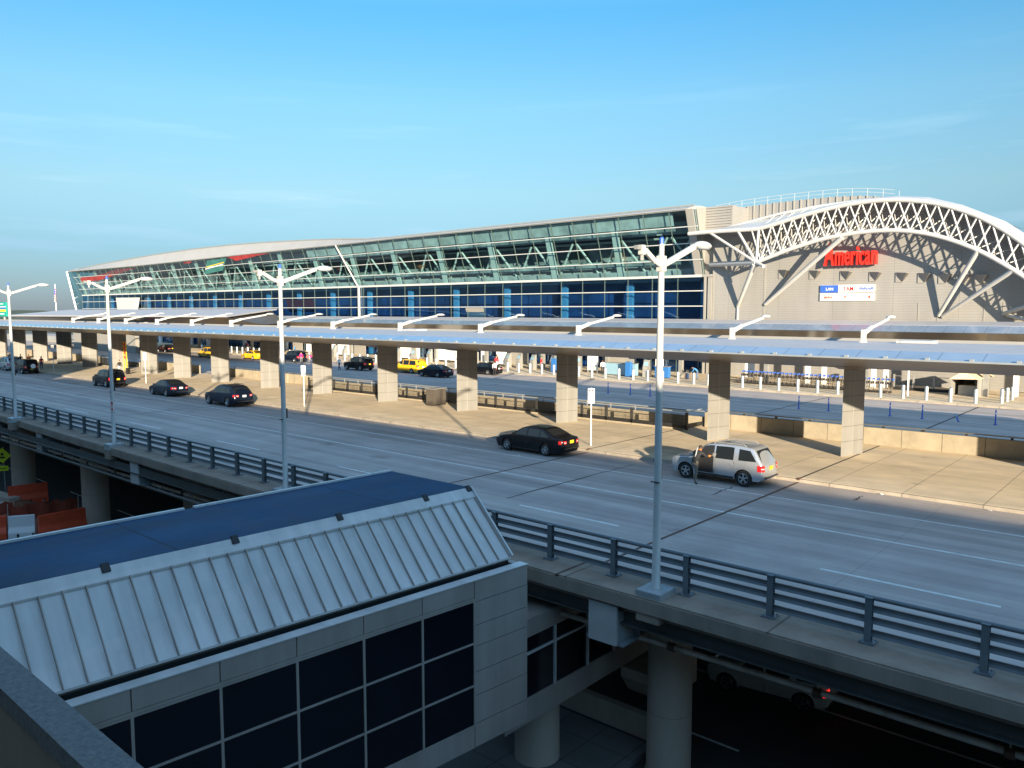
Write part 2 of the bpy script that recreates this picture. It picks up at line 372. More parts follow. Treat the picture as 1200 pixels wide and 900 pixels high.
# elevated deck
mb = MB()
pts = [(x, yb(x) - .55) for x in XS] + [(XL, yb(-120) - .55), (XL, 100), (60, 100)]
mb.zprism(pts, -.45, 0)
tag(mb.build('elevated_roadway', [M['road']]), kind='structure')
mb = MB()
mb.box(XL, 60, 35.62, 47.9, .002, .15)
tag(mb.build('pavement', M['pave']), kind='structure')
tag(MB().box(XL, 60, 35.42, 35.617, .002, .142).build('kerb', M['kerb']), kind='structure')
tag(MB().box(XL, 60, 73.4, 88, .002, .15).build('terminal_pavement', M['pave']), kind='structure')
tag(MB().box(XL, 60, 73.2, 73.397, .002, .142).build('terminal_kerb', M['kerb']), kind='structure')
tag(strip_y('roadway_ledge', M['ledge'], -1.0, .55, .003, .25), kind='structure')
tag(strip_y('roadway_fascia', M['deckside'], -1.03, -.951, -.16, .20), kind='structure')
mb = MB()
for y, x0, x1 in ((28.2, XL, 60), (31.9, XL, 60), (56.3, XL, 60), (62.4, XL, 60)):
    mb.quad((x0, y - .075, .004), (x1, y - .075, .004), (x1, y + .075, .004), (x0, y + .075, .004))
for k in range(-3, 22):
    x = -8.45 - 12.03 * k
    mb.quad((x, 23.74, .004), (x + 4.75, 23.74, .004), (x + 4.75, 23.88, .004), (x, 23.88, .004))
tag(mb.build('lane_marking', M['paint'], fix=False), kind='structure')
# expansion joints and cracks
mb = MB()
for x in (-13.7, -25.5 , -61.0, -85):
    mb.quad((x - .07, 19.1, .005), (x + .05, 19.1, .005), (x + .07, 35.42, .005), (x - .05, 35.42, .005))
    mb.box(x - .07, x + .07, 35.40, 35.66, .1, .175)
    mb.box(x - .05, x + .05, yb(x) - 1.04, yb(x) + .5, .2, .253)
tag(mb.build('expansion_joint', M['rust'], fix=False), kind='structure')
mb = MB()
for x in (-13.7, -25.5, -61.0, -85):
    mb.quad((x - .05, 35.66, .154), (x + .05, 35.66, .154), (x + .05, 47.3, .154), (x - .05, 47.3, .154))
    mb.quad((x - .07, 48, .005), (x + .07, 48, .005), (x + .07, 73.2, .005), (x - .07, 73.2, .005))
def crack(x, y0, y1, wd):
    n = 14; p = []
    random.seed(int(abs(x) * 10))
    for i in range(n + 1):
        t = i / n; p.append((x + random.uniform(-.07, .07), y0 + (y1 - y0) * t, wd * (.35 + .65 * math.sin(PI * min(1, t * .8 + .2))) * random.uniform(.6, 1.2)))
    for a, b in zip(p[:-1], p[1:]):
        mb.quad((a[0] - a[2], a[1], .0055), (a[0] + a[2], a[1], .0055), (b[0] + b[2], b[1], .0055), (b[0] - b[2], b[1], .0055))
crack(-21.65, 24.3, 34.0, .05); crack(-15.5, 30.6, 32.9, .04); crack(-42.3, 21.5, 23.1, .05); crack(-10.6, 33.5, 34.6, .05)
tag(mb.build('road_crack', M['tar'], fix=False), kind='structure')
# distant low hills beyond the left end
mb = MB()
random.seed(3)
n = 60
for ring, (d, hh) in enumerate(((2600, 17), (1900, 9))):
    prev = None
    for i in range(n + 1):
        az = math.radians(118 + 75 * i / n)
        h = -7.0 + 6 + hh * (.55 + .45 * math.sin(i * .7 + ring) * math.sin(i * .23 + 1) + random.uniform(-.08, .08))
        p = (d * math.cos(az), d * math.sin(az)); q = ((d + 500) * math.cos(az), (d + 500) * math.sin(az)); r = ((d - 120) * math.cos(az), (d - 120) * math.sin(az))
        cur = [(r[0], r[1], -7.0), (p[0], p[1], h), (q[0], q[1], -7.0)]
        if prev: mb.quad(prev[0], cur[0], cur[1], prev[1]); mb.quad(prev[1], cur[1], cur[2], prev[2])
        prev = cur
tag(mb.build('hills', M['hill'], smooth=60), kind='structure')

# ------------------------------------------------------------------ guard rail on the ledge
gr = thing('guard_rail', 'blue-grey steel guard rail with three beams along the near edge of the elevated road', 'guard rail', (-30, yb(-30), .25))
def P(x, y, z, o): return (x - o[0], y - o[1], z - o[2])
go = (-30, yb(-30), .25)
xs = [20 - 2.32 * i for i in range(60)]
def railmb(profile_pts, off):
    mb = MB(); n = len(profile_pts)
    vs = []
    for x in xs: vs += [P(x, yb(x) + off + a, z, go) for a, z in profile_pts]
    fs = [(i * n + k, i * n + (k + 1) % n, (i + 1) * n + (k + 1) % n, (i + 1) * n + k) for i in range(len(xs) - 1) for k in range(n)]
    fs += [tuple(range(n)), tuple(range((len(xs) - 1) * n, len(xs) * n))]
    mb.add(vs, fs); return mb
circ = [(.055 * math.cos(2 * PI * k / 10), 1.30 + .055 * math.sin(2 * PI * k / 10)) for k in range(10)]
railmb(circ, .02).build('top_rail', M['rail'], gr, smooth=50)
for zc in (1.05, .78, .48):
    h = .085
    railmb([(-.03, zc - h), (.05, zc - h * .8), (.05, zc + h * .8), (-.03, zc + h), (.0, zc + h * .3), (.0, zc - h * .3)], .03).build('beam', M['rail'], gr)
pm = MB().box(-.075, .075, -.10, -.085, 0, 1.06).box(-.075, .075, .04, .055, 0, 1.06).box(-.012, .012, -.085, .04, 0, 1.06)
pm.box(-.085, .085, -.12, .065, 1.055, 1.075).box(-.17, .17, -.20, .16, 0, .035)
for bx in (-.12, .12):
    for by in (-.15, .11): pm.tube((bx, by, .03), (bx, by, .06), .018, n=6)
p0 = None
for i, x in enumerate(xs[1:-1]):
    x = -3.12 - 2.32 * (i - 9)
    if p0 is None:
        p0 = pm.build('post', M['rail'], gr); o = p0
    else:
        o = p0.copy(); C.objects.link(o); o.parent = gr
    o.location = P(x, yb(x), .25, go)

# ------------------------------------------------------------------ street lamps
def lathe_path(mb, pts, rr, n=12): mb.path(pts, rr, n)
def street_lamp(x, y, label, flag=False):
    t = thing('street_lamp', label, 'street lamp', (x, y, 0), 0, 'twin-arm street lamps along the near edge of the road')
    yo = -.12
    mb = MB().box(-.36, .36, yo - .30, yo + .5, -.42, .12)
    mb.build('pedestal', M['ledge'], t, bevel=.02)
    MB().box(-.38, .38, yo - .30, yo + .54, .12, .42).box(-.40, .40, yo - .32, yo + .56, .1, .14).build('base_box', M['galv'], t, bevel=.015)
    yc = 0
    mb = MB().lathe([(.15, .42), (.15, .46), (.115, .5), (.10, 3), (.08, 9.0)], (0, yc, 0), 14)
    mb.build('pole', M['lamp'], t, smooth=50)
    mb = MB().box(-.10, .10, yc - .10, yc + .10, 8.8, 9.2).tube((0, yc, 9.15), (0, yc, 9.5), .07, n=10)
    mb.build('pole_top', M['lamp'], t, bevel=.01)
    MB().lathe([(.06, 9.5), (.06, 9.64), (.03, 9.68)], (0, yc, 0), 10).build('photo_sensor', M['bluep'], t)
    for sgn, ln, tip in ((1, 1.75, 9.55), (-1, .80, 9.30)):
        a = MB()
        pts = [(0, yc, 8.95), (0, yc + sgn * .35, 9.06), (0, yc + sgn * ln, tip)]
        for q, r in zip(pts[:-1], pts[1:]): a.bar(q, r, .09, .15 if sgn > 0 else .14)
        if sgn < 0: a.box(-.07, .07, -ln - .22, -ln - .06, tip - .12, tip + .12)
        arm = a.build('arm', M['lamp'], t, bevel=.012)
        if sgn < 0:
            b_ = MB().tube((0, -ln - .14, tip - .12), (0, -ln - .14, tip - .26), .05, n=8).box(-.05, .05, -ln - .42, -ln - .23, tip + .0, tip + .1); b_.build('arm_bracket', M['grey'], t)
            continue
        hb = MB()
        c = (0, yc + sgn * (ln + .42), tip + .02)
        # flattened dome head
        vs = []; fs = []; n = 16; prof = [(.02, .17), (.14, .155), (.24, .11), (.30, .05), (.31, 0), (.29, -.03)]
        for r, z in prof:
            for k in range(n):
                th = 2 * PI * k / n; vs.append((c[0] + r * .62 * math.cos(th), c[1] + r * 1.35 * math.sin(th), c[2] + z * .85))
        for i in range(len(prof) - 1):
            for k in range(n):
                k2 = (k + 1) % n; fs.append((i * n + k, i * n + k2, (i + 1) * n + k2, (i + 1) * n + k))
        fs.append(tuple(range(n))); hb.add(vs, fs)
        hd = hb.build('lamp_head', M['lamp'], t, smooth=50)
        lb = MB(); vs = []
        for r, z in ((.285, -.03), (.22, -.09), (.05, -.11)):
            for k in range(n):
                th = 2 * PI * k / n; vs.append((c[0] + r * .62 * math.cos(th), c[1] + r * 1.35 * math.sin(th), c[2] + z * .85))
        lb.add(vs, [(i * n + k, i * n + (k + 1) % n, (i + 1) * n + (k + 1) % n, (i + 1) * n + k) for i in range(2) for k in range(n)] + [tuple(range(2 * n, 3 * n))])
        lb.build('lens', M['lens'], hd, smooth=50)
    MB().box(-.13, .13, yc - .14, yc - .115, 3.3, 3.33).box(-.03, .03, yc + .1, yc + .17, 3.35, 3.75).build('bracket', M['darkmetal'], t)
    if flag:
        s = MB().box(.12, .42, yc - .14, yc - .12, 2.25, 2.85).build('notice_plate', M['whitep'], t)
        MB().box(.16, .38, yc - .145, yc - .141, 2.3, 2.42).box(.16, .38, yc - .145, yc - .141, 2.5, 2.55).box(.16, .38, yc - .145, yc - .141, 2.62, 2.8).build('notice_print', M['red'], s)
    return t
street_lamp(-10.7, 18.02, 'nearest and tallest-looking twin-arm street lamp, on the ledge right of the blue-roofed building')
street_lamp(-28.65, 18.3, 'twin-arm street lamp rising just behind the blue flat roof')
street_lamp(-45.6, 18.3, 'twin-arm street lamp with a small red and white plate on its pole', True)
street_lamp(-61.9, 18.35, 'leftmost twin-arm street lamp, beside the green road sign')

# ------------------------------------------------------------------ under the deck
piers = [(-12.2, 21.5), (-27.3, 21.5), (-42.6, 21.6), (-57.6, 21.7), (-72.4, 21.8), (-87.5, 22)]
plabel = ['round concrete pillar under the deck below the nearest street lamp', 'round concrete pillar hidden behind the blue-roofed building', 'dark round pillar in the shade under the deck', 'round concrete pillar standing right of the orange barriers', 'round concrete pillar at the left edge of the picture behind the barriers', 'farthest round pillar under the left end of the deck']
for (x, y), lb in zip(piers, plabel):
    t = thing('concrete_pillar', lb, 'pillar', (x, y, -6.9), 0, 'round pillars carrying the elevated road')
    q_ = .69 if x > -20 else .85
    MB().lathe([(q_ + .07, 0), (q_ + .02, .15), (q_, 5.45)], (0, 0, 0), 28).build('shaft', M['pillar'], t, smooth=40)
    cb = thing('crossbeam', 'steel crossbeam with a pale square end resting on the ' + {0: 'pillar by the nearest lamp', 1: 'pillar behind the blue-roofed building', 2: 'dark pillar in the shade', 3: 'pillar right of the orange barriers', 4: 'pillar at the left edge', 5: 'farthest pillar'}[piers.index((x, y))], 'crossbeam', (x, yb(x) - .9, -1.98), 0, 'steel crossbeams under the elevated road')
    mb = MB().box(-.42, .42, .12, 28, .62, 1.50).box(-.62, .62, .15, 28, .56, .62).box(-.5, .5, .15, 28, 1.501, 1.53)
    mb.build('web', M['girder'], cb)
    for yy in (1.0, 2.1, 4.2): MB().box(.42, .60, yy, yy + .03, .62, 1.5).build('stiffener', M['girder'], cb)
    MB().box(-.47, .47, .02, .118, .58, 1.72).build('end_plate', M['lamp'], cb, bevel=.01)
mb = MB()
for k, y in enumerate((18.15, 22.6, 27.5, 32.5, 38, 44)):
    t = thing('girder', ['dark edge girder running under the fascia of the road', 'dark girder second in from the edge under the road', 'dark girder third in from the edge under the road', 'dark girder fourth in under the road', 'dark girder fifth in under the road', 'innermost dark girder under the road'][k], 'girder', (-60, y, -1.0))
    b = MB().box(-90, 110, -.2, .2, .17, .21).box(-90, 110, -.01, .01, .21, .53)
    b.build('flange', M['girderdark'], t)
    t.location.z = -1.0
for k, y in enumerate((19.4,)):
    t = thing('drain_pipe', 'pale rust-streaked drain pipe slung under the road deck', 'pipe', (-40, 18.75, -1.42))
    b = MB().path([(-34 + i * 4, 0, -.03 * math.sin(i)) for i in range(25)], .085, 10); b.build('pipe_run', M['pipe'], t, smooth=50)
    for i in range(22):
        x = -30.6 + 4 * i
        MB().tube((x, 0, 0.08), (x, 0, .85), .02, n=6).build('hanger_rod', M['pipe'], t); MB().tube((x - .1, 0, 0), (x + .1, 0, 0), .12, n=10).build('coupling', M['rust'], t)
# cable tray under left part
t = thing('cable_tray', 'dark ladder-like cable tray hung under the edge of the deck at left', 'cable tray', (-50, 18.6, -1.5))
b = MB().bar((-30, -.2, 0), (18, -.2, 0), .05, .12).bar((-30, .3, 0), (18, .3, 0), .05, .12)
for i in range(32): b.bar((-30 + 1.5 * i, -.2, 0), (-30 + 1.5 * i, .3, 0), .04, .04)
b.build('tray', M['grey'], t)
for i in range(16): MB().tube((-29 + 3 * i, -.2, .05), (-29 + 3 * i, -.2, .55), .02, n=6).build('tray_hanger', M['grey'], t)

# ------------------------------------------------------------------ foreground connector building (blue flat roof)
# local frame: origin at near wall corner, v along +Y'
bx = thing('connector_building', 'low glazed walkway building with blue flat roof and white standing seam slope in the foreground', 'building', (-13.58, 16.0, 0), 0)
SL = .082
def W(off, y, z): return (SL * (y - 16) - off, y - 16, z)      # off = distance inward from the wall plane
def slab(mb, o0, o1, y0, y1, z0, z1, mi=0):
    v = [W(o, y, z) for z in (z0, z1) for o, y in ((o0, y0), (o1, y0), (o1, y1), (o0, y1))]
    mb.add(v, [(0, 1, 2, 3), (4, 5, 6, 7), (0, 1, 5, 4), (1, 2, 6, 5), (2, 3, 7, 6), (3, 0, 4, 7)], mi)
YB = 1.7
ys = [14.17 - 1.662 * k for k in range(8)]   # window columns
core = MB(); slab(core, .12, 5.0, YB, 16.0, -3.45, .55); slab(core, .5, 5.0, YB, 15.9, .55, 1.0)
core.build('core', M['blackp'], bx)
cl = MB()
# coping / fascia panels with joints between
for a, b in zip(ys[:-1], ys[1:]):
    slab(cl, -.02, .25, b + .012, a - .012, .50, .93)
slab(cl, -.02, .25, YB, ys[-1] - .012, .50, .93)
# end panels
zj = [.93, .37, -.25, -.81, -1.5, -2.13, -2.89, -3.53]
for a, b in zip(zj[:-1], zj[1:]):
    slab(cl, -.02, .3, 14.185, 16.08, b + .010, a - .010)
slab(cl, -.02, .2, YB, 14.16, -3.53, -2.96)
slab(cl, .3, 5.1, 15.9, 16.08, -3.53, .93)
cl.build('cladding', M['cladding'], bx)
co = MB(); slab(co, -.04, .27, YB, 16.10, .932, .955); co.build('coping', M['seam'], bx)
jo = MB(); slab(jo, .0, .1, YB, 16.06, -3.5, .5); jo.build('panel_joint', M['darkmetal'], bx)
# window frame and glass
fr = MB()
for y in ys + [ys[-1] - 1.66]: slab(fr, -.03, .06, y - .028, y + .028, -2.95, .44)
for z in (.40, -.72, -1.85, -2.93): slab(fr, -.027, .06, YB, 14.16, z - .024, z + .024)
slab(fr, -.025, .08, YB, 14.16, .43, .49)
wfr = fr.build('window_frame', M['cladding'], bx)
gm = MB()
slab(gm, -.008, .0, YB, 14.14, -2.92, .42)
gm.build('glazing', M['fgglass'], wfr)
# roofs: ridge at z=2.8
def R(x, y, z): return (x + 13.58, y - 16, z)
RX = lambda y: -15.55 + .05 * (y - 15.88)
BX = lambda y: -18.98 + .03 * (y - 15.8)
SX = lambda y: -13.58 + .082 * (y - 16) - .40
y0, y1 = YB, 15.9
fl = MB()
fl.add([R(RX(y0), y0, 2.8), R(RX(y1), y1, 2.8), R(BX(y1), y1, 2.8), R(BX(y0), y0, 2.8), R(RX(y0), y0, 2.6), R(RX(y1), y1, 2.6), R(BX(y1), y1, 2.6), R(BX(y0), y0, 2.6)],
       [(0, 1, 2, 3), (4, 5, 6, 7), (0, 1, 5, 4), (1, 2, 6, 5), (2, 3, 7, 6), (3, 0, 4, 7)])
fl.build('flat_roof', M['membrane'], bx)
body = MB()
body.add([R(SX(y) - dx if k == 0 else 0, y, 0) for k in () for y in () for dx in ()], [])
body.prism([(0,), (1,), (2,), (3,), (4,)],
           lambda p: [R(SX(y0) - .05, y0, 1.02), R(RX(y0), y0, 2.70), R(RX(y0), y0, 2.6), R(BX(y0), y0, 2.6), R(BX(y0), y0, -3.4)][p[0]],
           lambda p: [R(SX(y1) - .05, y1 - .03, 1.02), R(RX(y1), y1 - .03, 2.70), R(RX(y1), y1 - .03, 2.6), R(BX(y1), y1 - .03, 2.6), R(BX(y1), y1 - .03, -3.4)][p[0]])
body.build('back_wall', M['cladding'], bx)
sl = MB()
for dz in (0,):
    v = [R(SX(y0), y0, 1.10), R(SX(y1), y1, 1.10), R(RX(y1) + .0, y1, 2.785), R(RX(y0) + .0, y0, 2.785)]
    v2 = [(a, b, c - .05) for a, b, c in v]
    sl.add(v + v2, [(0, 1, 2, 3), (4, 5, 6, 7), (0, 1, 5, 4), (1, 2, 6, 5), (2, 3, 7, 6), (3, 0, 4, 7)])
sr = sl.build('sloped_roof', M['seam'], bx)
# standing ribs
rb = MB()
def slope_pt(y, t, up=0):
    a = Vector(R(SX(y), y, 1.10)); b = Vector(R(RX(y), y, 2.785)); d = (b - a); n = Vector((d.z, 0, -d.x)).normalized()
    return a + d * t + n * up
y = 15.84
ylist = []
while y > YB: ylist.append(y); y -= .405
for y in ylist:
    p, q = slope_pt(y, 0, .025), slope_pt(y, .86, .025)
    rb.obox((p + q) / 2, (q - p) / 2, (0, .010, 0), (q - p).normalized().cross(Vector((0, 1, 0))) * .027)
rb.build('standing_seam', M['cladding'], sr)
fb = MB()
a0, a1, b0, b1 = slope_pt(y0, .86, .03), slope_pt(y1, .86, .03), slope_pt(y0, 1.0, .03), slope_pt(y1, 1.0, .03)
fb.add([a0, a1, b1, b0] + [p - Vector((0, 0, .05)) for p in (a0, a1, b1, b0)], [(0, 1, 2, 3), (4, 5, 6, 7), (0, 1, 5, 4), (1, 2, 6, 5), (2, 3, 7, 6), (3, 0, 4, 7)])
fb.build('ridge_flashing', M['seam'], sr)
v = [R(RX(y0) + .01, y0, 2.80), R(RX(y1) + .01, y1, 2.80)]
e = MB()
for y_, z in ((15.9, 0),):
    p, q = slope_pt(y_ + .02, 0, .02), slope_pt(y_ + .02, 1, .02)
    e.obox((p + q) / 2, (q - p) / 2, (0, .03, 0), (q - p).normalized().cross(Vector((0, 1, 0))) * .05)
e.build('gable_trim', M['seam'], sr)
for y in (3.4, 6.14, 8.82, 11.52, 14.24, 15.8):
    c = slope_pt(y, .99, .04); d = (slope_pt(y, 1) - slope_pt(y, 0)).normalized()
    c = slope_pt(y, .985, .035); MB().obox(c, d * .10, (0, .085, 0), d.cross(Vector((0, 1, 0))) * .02).build('roof_clip', M['blackp'], bx, bevel=.01)
ft = MB()
for a, b in ((YB, 9.3), (9.55, 15.9)):
    ft.add([R(BX(a) + .06, a, 2.85), R(BX(b) + .06, b, 2.85), R(BX(b) - .04, b, 2.85), R(BX(a) - .04, a, 2.85), R(BX(a) + .06, a, 2.8), R(BX(b) + .06, b, 2.8), R(BX(b) - .04, b, 2.6), R(BX(a) - .04, a, 2.6)],
           [(0, 1, 2, 3), (4, 5, 6, 7), (0, 1, 5, 4), (1, 2, 6, 5), (2, 3, 7, 6), (3, 0, 4, 7)])
ft.build('roof_flashing', M['seam'], bx)
# corridor under the deck
co = thing('underpass_corridor', 'grey clad corridor with dark windows passing under the road behind the blue-roofed building', 'corridor', (-14.4, 16.2, -3))
def K(mb, x0, x1, y0_, y1_, z0, z1): mb.box(x0, x1, y0_, y1_, z0 + 3, z1 + 3)
mb = MB(); K(mb, -3.6, -.1, -.1, 13, -4.3, -1.16); mb.build('core', M['blackp'], co)
mb = MB(); K(mb, -3.7, .0, -.1, 13, -1.70, -1.15); K(mb, -3.7, 0, -.1, 13, -4.3, -3.55); K(mb, -3.7, 0, 5.4, 13, -3.55, -1.70); mb.build('wall', M['cladding'], co)
mb = MB()
for y in (.6, 2.2, 3.9, 5.4): K(mb, -.09, .03, y - .04, y + .04, -3.55, -1.7)
K(mb, -.09, .02, -.1, 5.4, -2.22, -2.16)
f = mb.build('window_frame', M['mullion'], co)
mb = MB(); K(mb, -.1, -.03, -.1, 5.4, -3.54, -1.71); mb.build('glazing', M['fgglass'], f)
t = thing('concrete_pillar', 'short thick round pillar holding up the corridor beside the blue-roofed building', 'pillar', (-15.75, 19.2, -6.9))
MB().lathe([(.80, 0), (.74, .1), (.72, 2.58)], (0, 0, 0), 28).build('shaft', M['pillar'], t, smooth=40)
MB().box(-.8, 1.15, -1.2, 1.2, 2.5, 2.6).build('cap', M['pillar'], t)
t = thing('wall', 'low concrete wall beside the lower road, right of the short pillar', 'wall', (-13.4, 22.6, -6.9))
MB().box(-8, .9, 0, .3, 0, .85).build('wall_body', M['pillar'], t)
t = thing('concrete_block', 'pale concrete bracket block jutting out under the corridor', 'concrete block', (-13.6, 22.2, -4.9))
MB().xprism([(0, .55), (0, .2), (.5, -.45), (2.6, -.45), (2.6, .55)], -.9, .6).build('block', M['pillar'], t)

# ------------------------------------------------------------------ building behind the camera + its terrace parapet
sb = thing('terminal_wing', 'concrete building wing whose granite-topped parapet shows in the lower left corner', 'building', (0, -3, -6.9))
def SB(mb, x0, x1, y0_, y1_, z0, z1): mb.box(x0, x1, y0_ + 3, y1_ + 3, z0 + 6.9, z1 + 6.9)
mb = MB()
SB(mb, -46.5, 37.5, -24, -3, -6.9, 12.98); SB(mb, 37.5, 75, -24, -3, -6.9, 12.55); SB(mb, -58, -49.2, -24, -3, -6.9, 17); SB(mb, -49.2, -46.5, -24, -3, -6.9, 10.6)
SB(mb, -140, -58, -24, -3, -6.9, 15.5)
mb.build('wall', M['pillar'], sb)
mb = MB()
for k in range(3):
    for i in range(22): SB(mb, -44 + 3.7 * i, -41 + 3.7 * i, -3.01, -2.98, .4 + 4.0 * k if k != 1 else 8.2, 3.0 + 4.0 * k if k != 1 else 10.6)
mb.build('window_band', M['fgglass'], sb)
mb = MB(); SB(mb, -46.5, 60, -2.99, 1.5, 4.2, 4.5); SB(mb, -46.5, 60, 1.46, 1.6, -6.9, 5.38)
mb.build('terrace', M['deckside'], sb)
mb = MB(); SB(mb, -46.5, 60, 1.44, 1.64, 5.38, 5.5); mb.build('coping', M['granite'], sb)

# ------------------------------------------------------------------ roadside canopy 1
CX = [-5.2 + 9.4, -5.0, -14.2, -21.9, -33.2, -42.8, -52.2, -61.5, -70.3, -80.0, -88.5, -96.9, -105.7, -114.9, -124, -133.5, -143, -152.5, -162]
CX = [-14.2, -21.9, -33.2, -42.8, -52.2, -61.5, -70.3, -80.0, -88.5, -96.9, -105.7, -114.9, -124, -133.5, -143, -152.5, -162, -2.0 , 7.5]
cn = thing('canopy', 'long roadside canopy on pale panelled columns between the two roads', 'canopy', (-60, 43.5, .15))
co_ = (-60, 43.5, .15)
X0, X1 = -175 + 60, 14 + 60
def prof(pl): return [(y - 43.5, z - .15) for y, z in pl]
MB().xprism(prof([(35.2, 6.12), (49.2, 6.0), (49.2, 5.85), (35.2, 5.95)]), X0, X1).build('roof', M['croof'], cn)
MB().xprism(prof([(49.22, 5.7), (49.22, 6.16), (49.42, 6.16), (49.42, 5.7)]), X0, X1).build('rear_upstand', M['panel'], cn)
MB().xprism(prof([(34.25, 5.84), (35.19, 6.14), (35.19, 6.10), (34.3, 5.80)]), X0, X1).build('glass_edge', M['cglass'], cn)
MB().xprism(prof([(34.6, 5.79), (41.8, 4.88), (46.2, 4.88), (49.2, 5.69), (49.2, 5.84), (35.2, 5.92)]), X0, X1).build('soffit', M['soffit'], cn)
MB().xprism(prof([(34.2, 5.80), (34.2, 5.87), (34.26, 5.87), (34.26, 5.80)]), X0, X1).build('edge_rail', M['galv'], cn)
clm = MB().box(-.07, .07, 34.22 - 43.5, 34.36 - 43.5, 5.70, 5.80); cst = MB(); c_0 = None; nn_ = 0
for i in range(122):
    x = X1 - .6 - 1.55 * i
    if 9 < i < 100:
        if c_0 is None: c_0 = clm.build('edge_clamp', M['galv'], cn); o = c_0
        else: o = c_0.copy(); C.objects.link(o); o.parent = cn
        o.location = (x, 0, 0)
    else: cst.box(x - .07, x + .07, 34.22 - 43.5, 34.36 - 43.5, 5.70, 5.80)
tag(cst.build('edge_clamps', M['galv'], cn), kind='stuff')
for x in CX:
    mb = MB(); mb.xprism(prof([(40.6, 5.02), (41.8, 4.80), (46.0, 4.80), (47.2, 5.1)]), x + 60 - .05, x + 60 + 1.1); mb.build('beam', M['soffit'], cn)
colm = MB().zprism([(0, 0), (.56, 1.68), (.30, 1.95), (-.30, 1.25)], 0, 4.70)
# centre joint reveal
colm2 = MB().obox((.28 + .004, .84 - .0013, 2.35), (.0055, .0165, 0), (.004, -.0013, 0), (0, 0, 2.34))
c0 = None
for x in CX:
    if c0 is None:
        c0 = colm.build('column', M['colpanel'], cn); j0 = colm2.build('panel_joint', M['grey'], c0); o = c0
    else: o = copy_tree(c0, cn)
    o.location = (x + 60, 42.42 - 43.5, 0)
# roof access hatches
for x in (-11.9, -52.5):
    t = thing('roof_hatch', 'flat dark blue rooflight on the canopy near its right end' if x > -20 else 'flat dark blue rooflight on the canopy left of centre', 'rooflight', (x, 46.9, 6.06))
    MB().box(-.9, .9, -.6, .6, -.02, .12).build('kerb_frame', M['croof'], t); MB().box(-.8, .8, -.5, .5, .12, .15).build('pane', M['cglass'], t)

# lamps on the canopy
clx = [-14.57, -22.45, -34.38, -44.18, -54.0, -63.91, -73.15, -82.87, -91.96, -101.14, -110.35, -119.4, -128.7]
t = thing('canopy_lamp', '', 'lamp', (clx[0], 46.5, 6.02), 0, 'slanting white lamps on the canopy roof')
MB().box(-.13, .13, -.28, .28, -.02, .06).box(-.10, .10, -.2, .2, .05, .72).build('base', M['lamp'], t, bevel=.012)
a = MB(); a.bar((0, .05, .5), (0, 1.3, .82), .12, .26); a.bar((0, 1.25, .8), (0, 4.5, 1.30), .10, .17); a.build('arm', M['lamp'], t, bevel=.012)
hb = MB(); vs = []; fs = []; n = 14; prof_ = [(.02, .13), (.16, .12), (.30, .07), (.36, .0), (.33, -.05), (.05, -.07)]
for r, z in prof_:
    for k in range(n):
        th = 2 * PI * k / n; vs.append((r * .7 * math.cos(th), 4.95 + r * 1.5 * math.sin(th), 1.38 + z))
for i in range(len(prof_) - 1):
    for k in range(n):
        k2 = (k + 1) % n; fs.append((i * n + k, i * n + k2, (i + 1) * n + k2, (i + 1) * n + k))
fs.append(tuple(range(n))); fs.append(tuple(range((len(prof_) - 1) * n, len(prof_) * n)))
hb.add(vs, fs).build('lamp_head', M['lamp'], t, smooth=50)
for i, x in enumerate(clx):
    o = t if i == 0 else copy_tree(t)
    o.location = (x, 46.5, 6.02)
    o['label'] = ('rightmost slanting white lamp on the canopy roof' if i == 0 else nth(i + 1) + ' slanting white lamp from the right along the canopy roof')

# ------------------------------------------------------------------ canopy 2 (in front of the terminal) and raised canopy 3
c2 = thing('canopy', 'second long canopy close along the terminal front behind the roadside canopy', 'canopy', (-60, 79, .15))
prof2 = lambda pl: [(y - 79, z - .15) for y, z in pl]
MB().xprism(prof2([(76, 5.95), (77.6, 6.48), (77.6, 6.42), (76.05, 5.9)]), -115, 90).build('glass_edge', M['cglass'], c2)
MB().xprism(prof2([(77.62, 6.5), (84.6, 6.78), (84.6, 6.6), (77.62, 6.3)]), -115, 90).build('roof', M['croof'], c2)
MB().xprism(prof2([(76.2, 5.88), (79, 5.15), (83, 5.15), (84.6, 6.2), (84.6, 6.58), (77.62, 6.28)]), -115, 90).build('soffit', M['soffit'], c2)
mb0 = MB().box(-.22, .22, -.22, .22, 0, 5.0)
c0 = None
for i in range(20):
    if c0 is None: c0 = mb0.build('column', M['grey'], c2); o = c0
    else: o = c0.copy(); C.objects.link(o); o.parent = c2
    o.location = (86 - 10.2 * i, 2.2, 0)
c3 = thing('raised_canopy', 'higher flat canopy with an angled right end at the left, above the roadside canopy', 'canopy', (-150, 62, 0))
# roof: sloping slab, right end cut diagonally
def c3p(x, y, z): return (x + 150, y - 62, z)
mb = MB()
top = [c3p(-206, 60, 6.75), c3p(-108, 60, 7.05), c3p(-117, 74, 8.12), c3p(-206, 74, 8.05)]
mb.add(top + [(a, b, c - .22) for a, b, c in top], [(0, 1, 2, 3), (4, 5, 6, 7), (0, 1, 5, 4), (1, 2, 6, 5), (2, 3, 7, 6), (3, 0, 4, 7)])
mb.build('roof', M['croof'], c3)
mb = MB()
so_ = [c3p(-205, 60.3, 6.5), c3p(-109, 60.3, 6.8), c3p(-118, 73.5, 7.8), c3p(-205, 73.5, 7.8)]
sb_ = [c3p(-203, 66, 5.6), c3p(-108, 66, 5.7), c3p(-113, 73, 5.8), c3p(-203, 73, 5.8)]
mb.add(so_ + sb_, [(0, 1, 2, 3), (4, 5, 6, 7), (0, 1, 5, 4), (1, 2, 6, 5), (2, 3, 7, 6), (3, 0, 4, 7)])
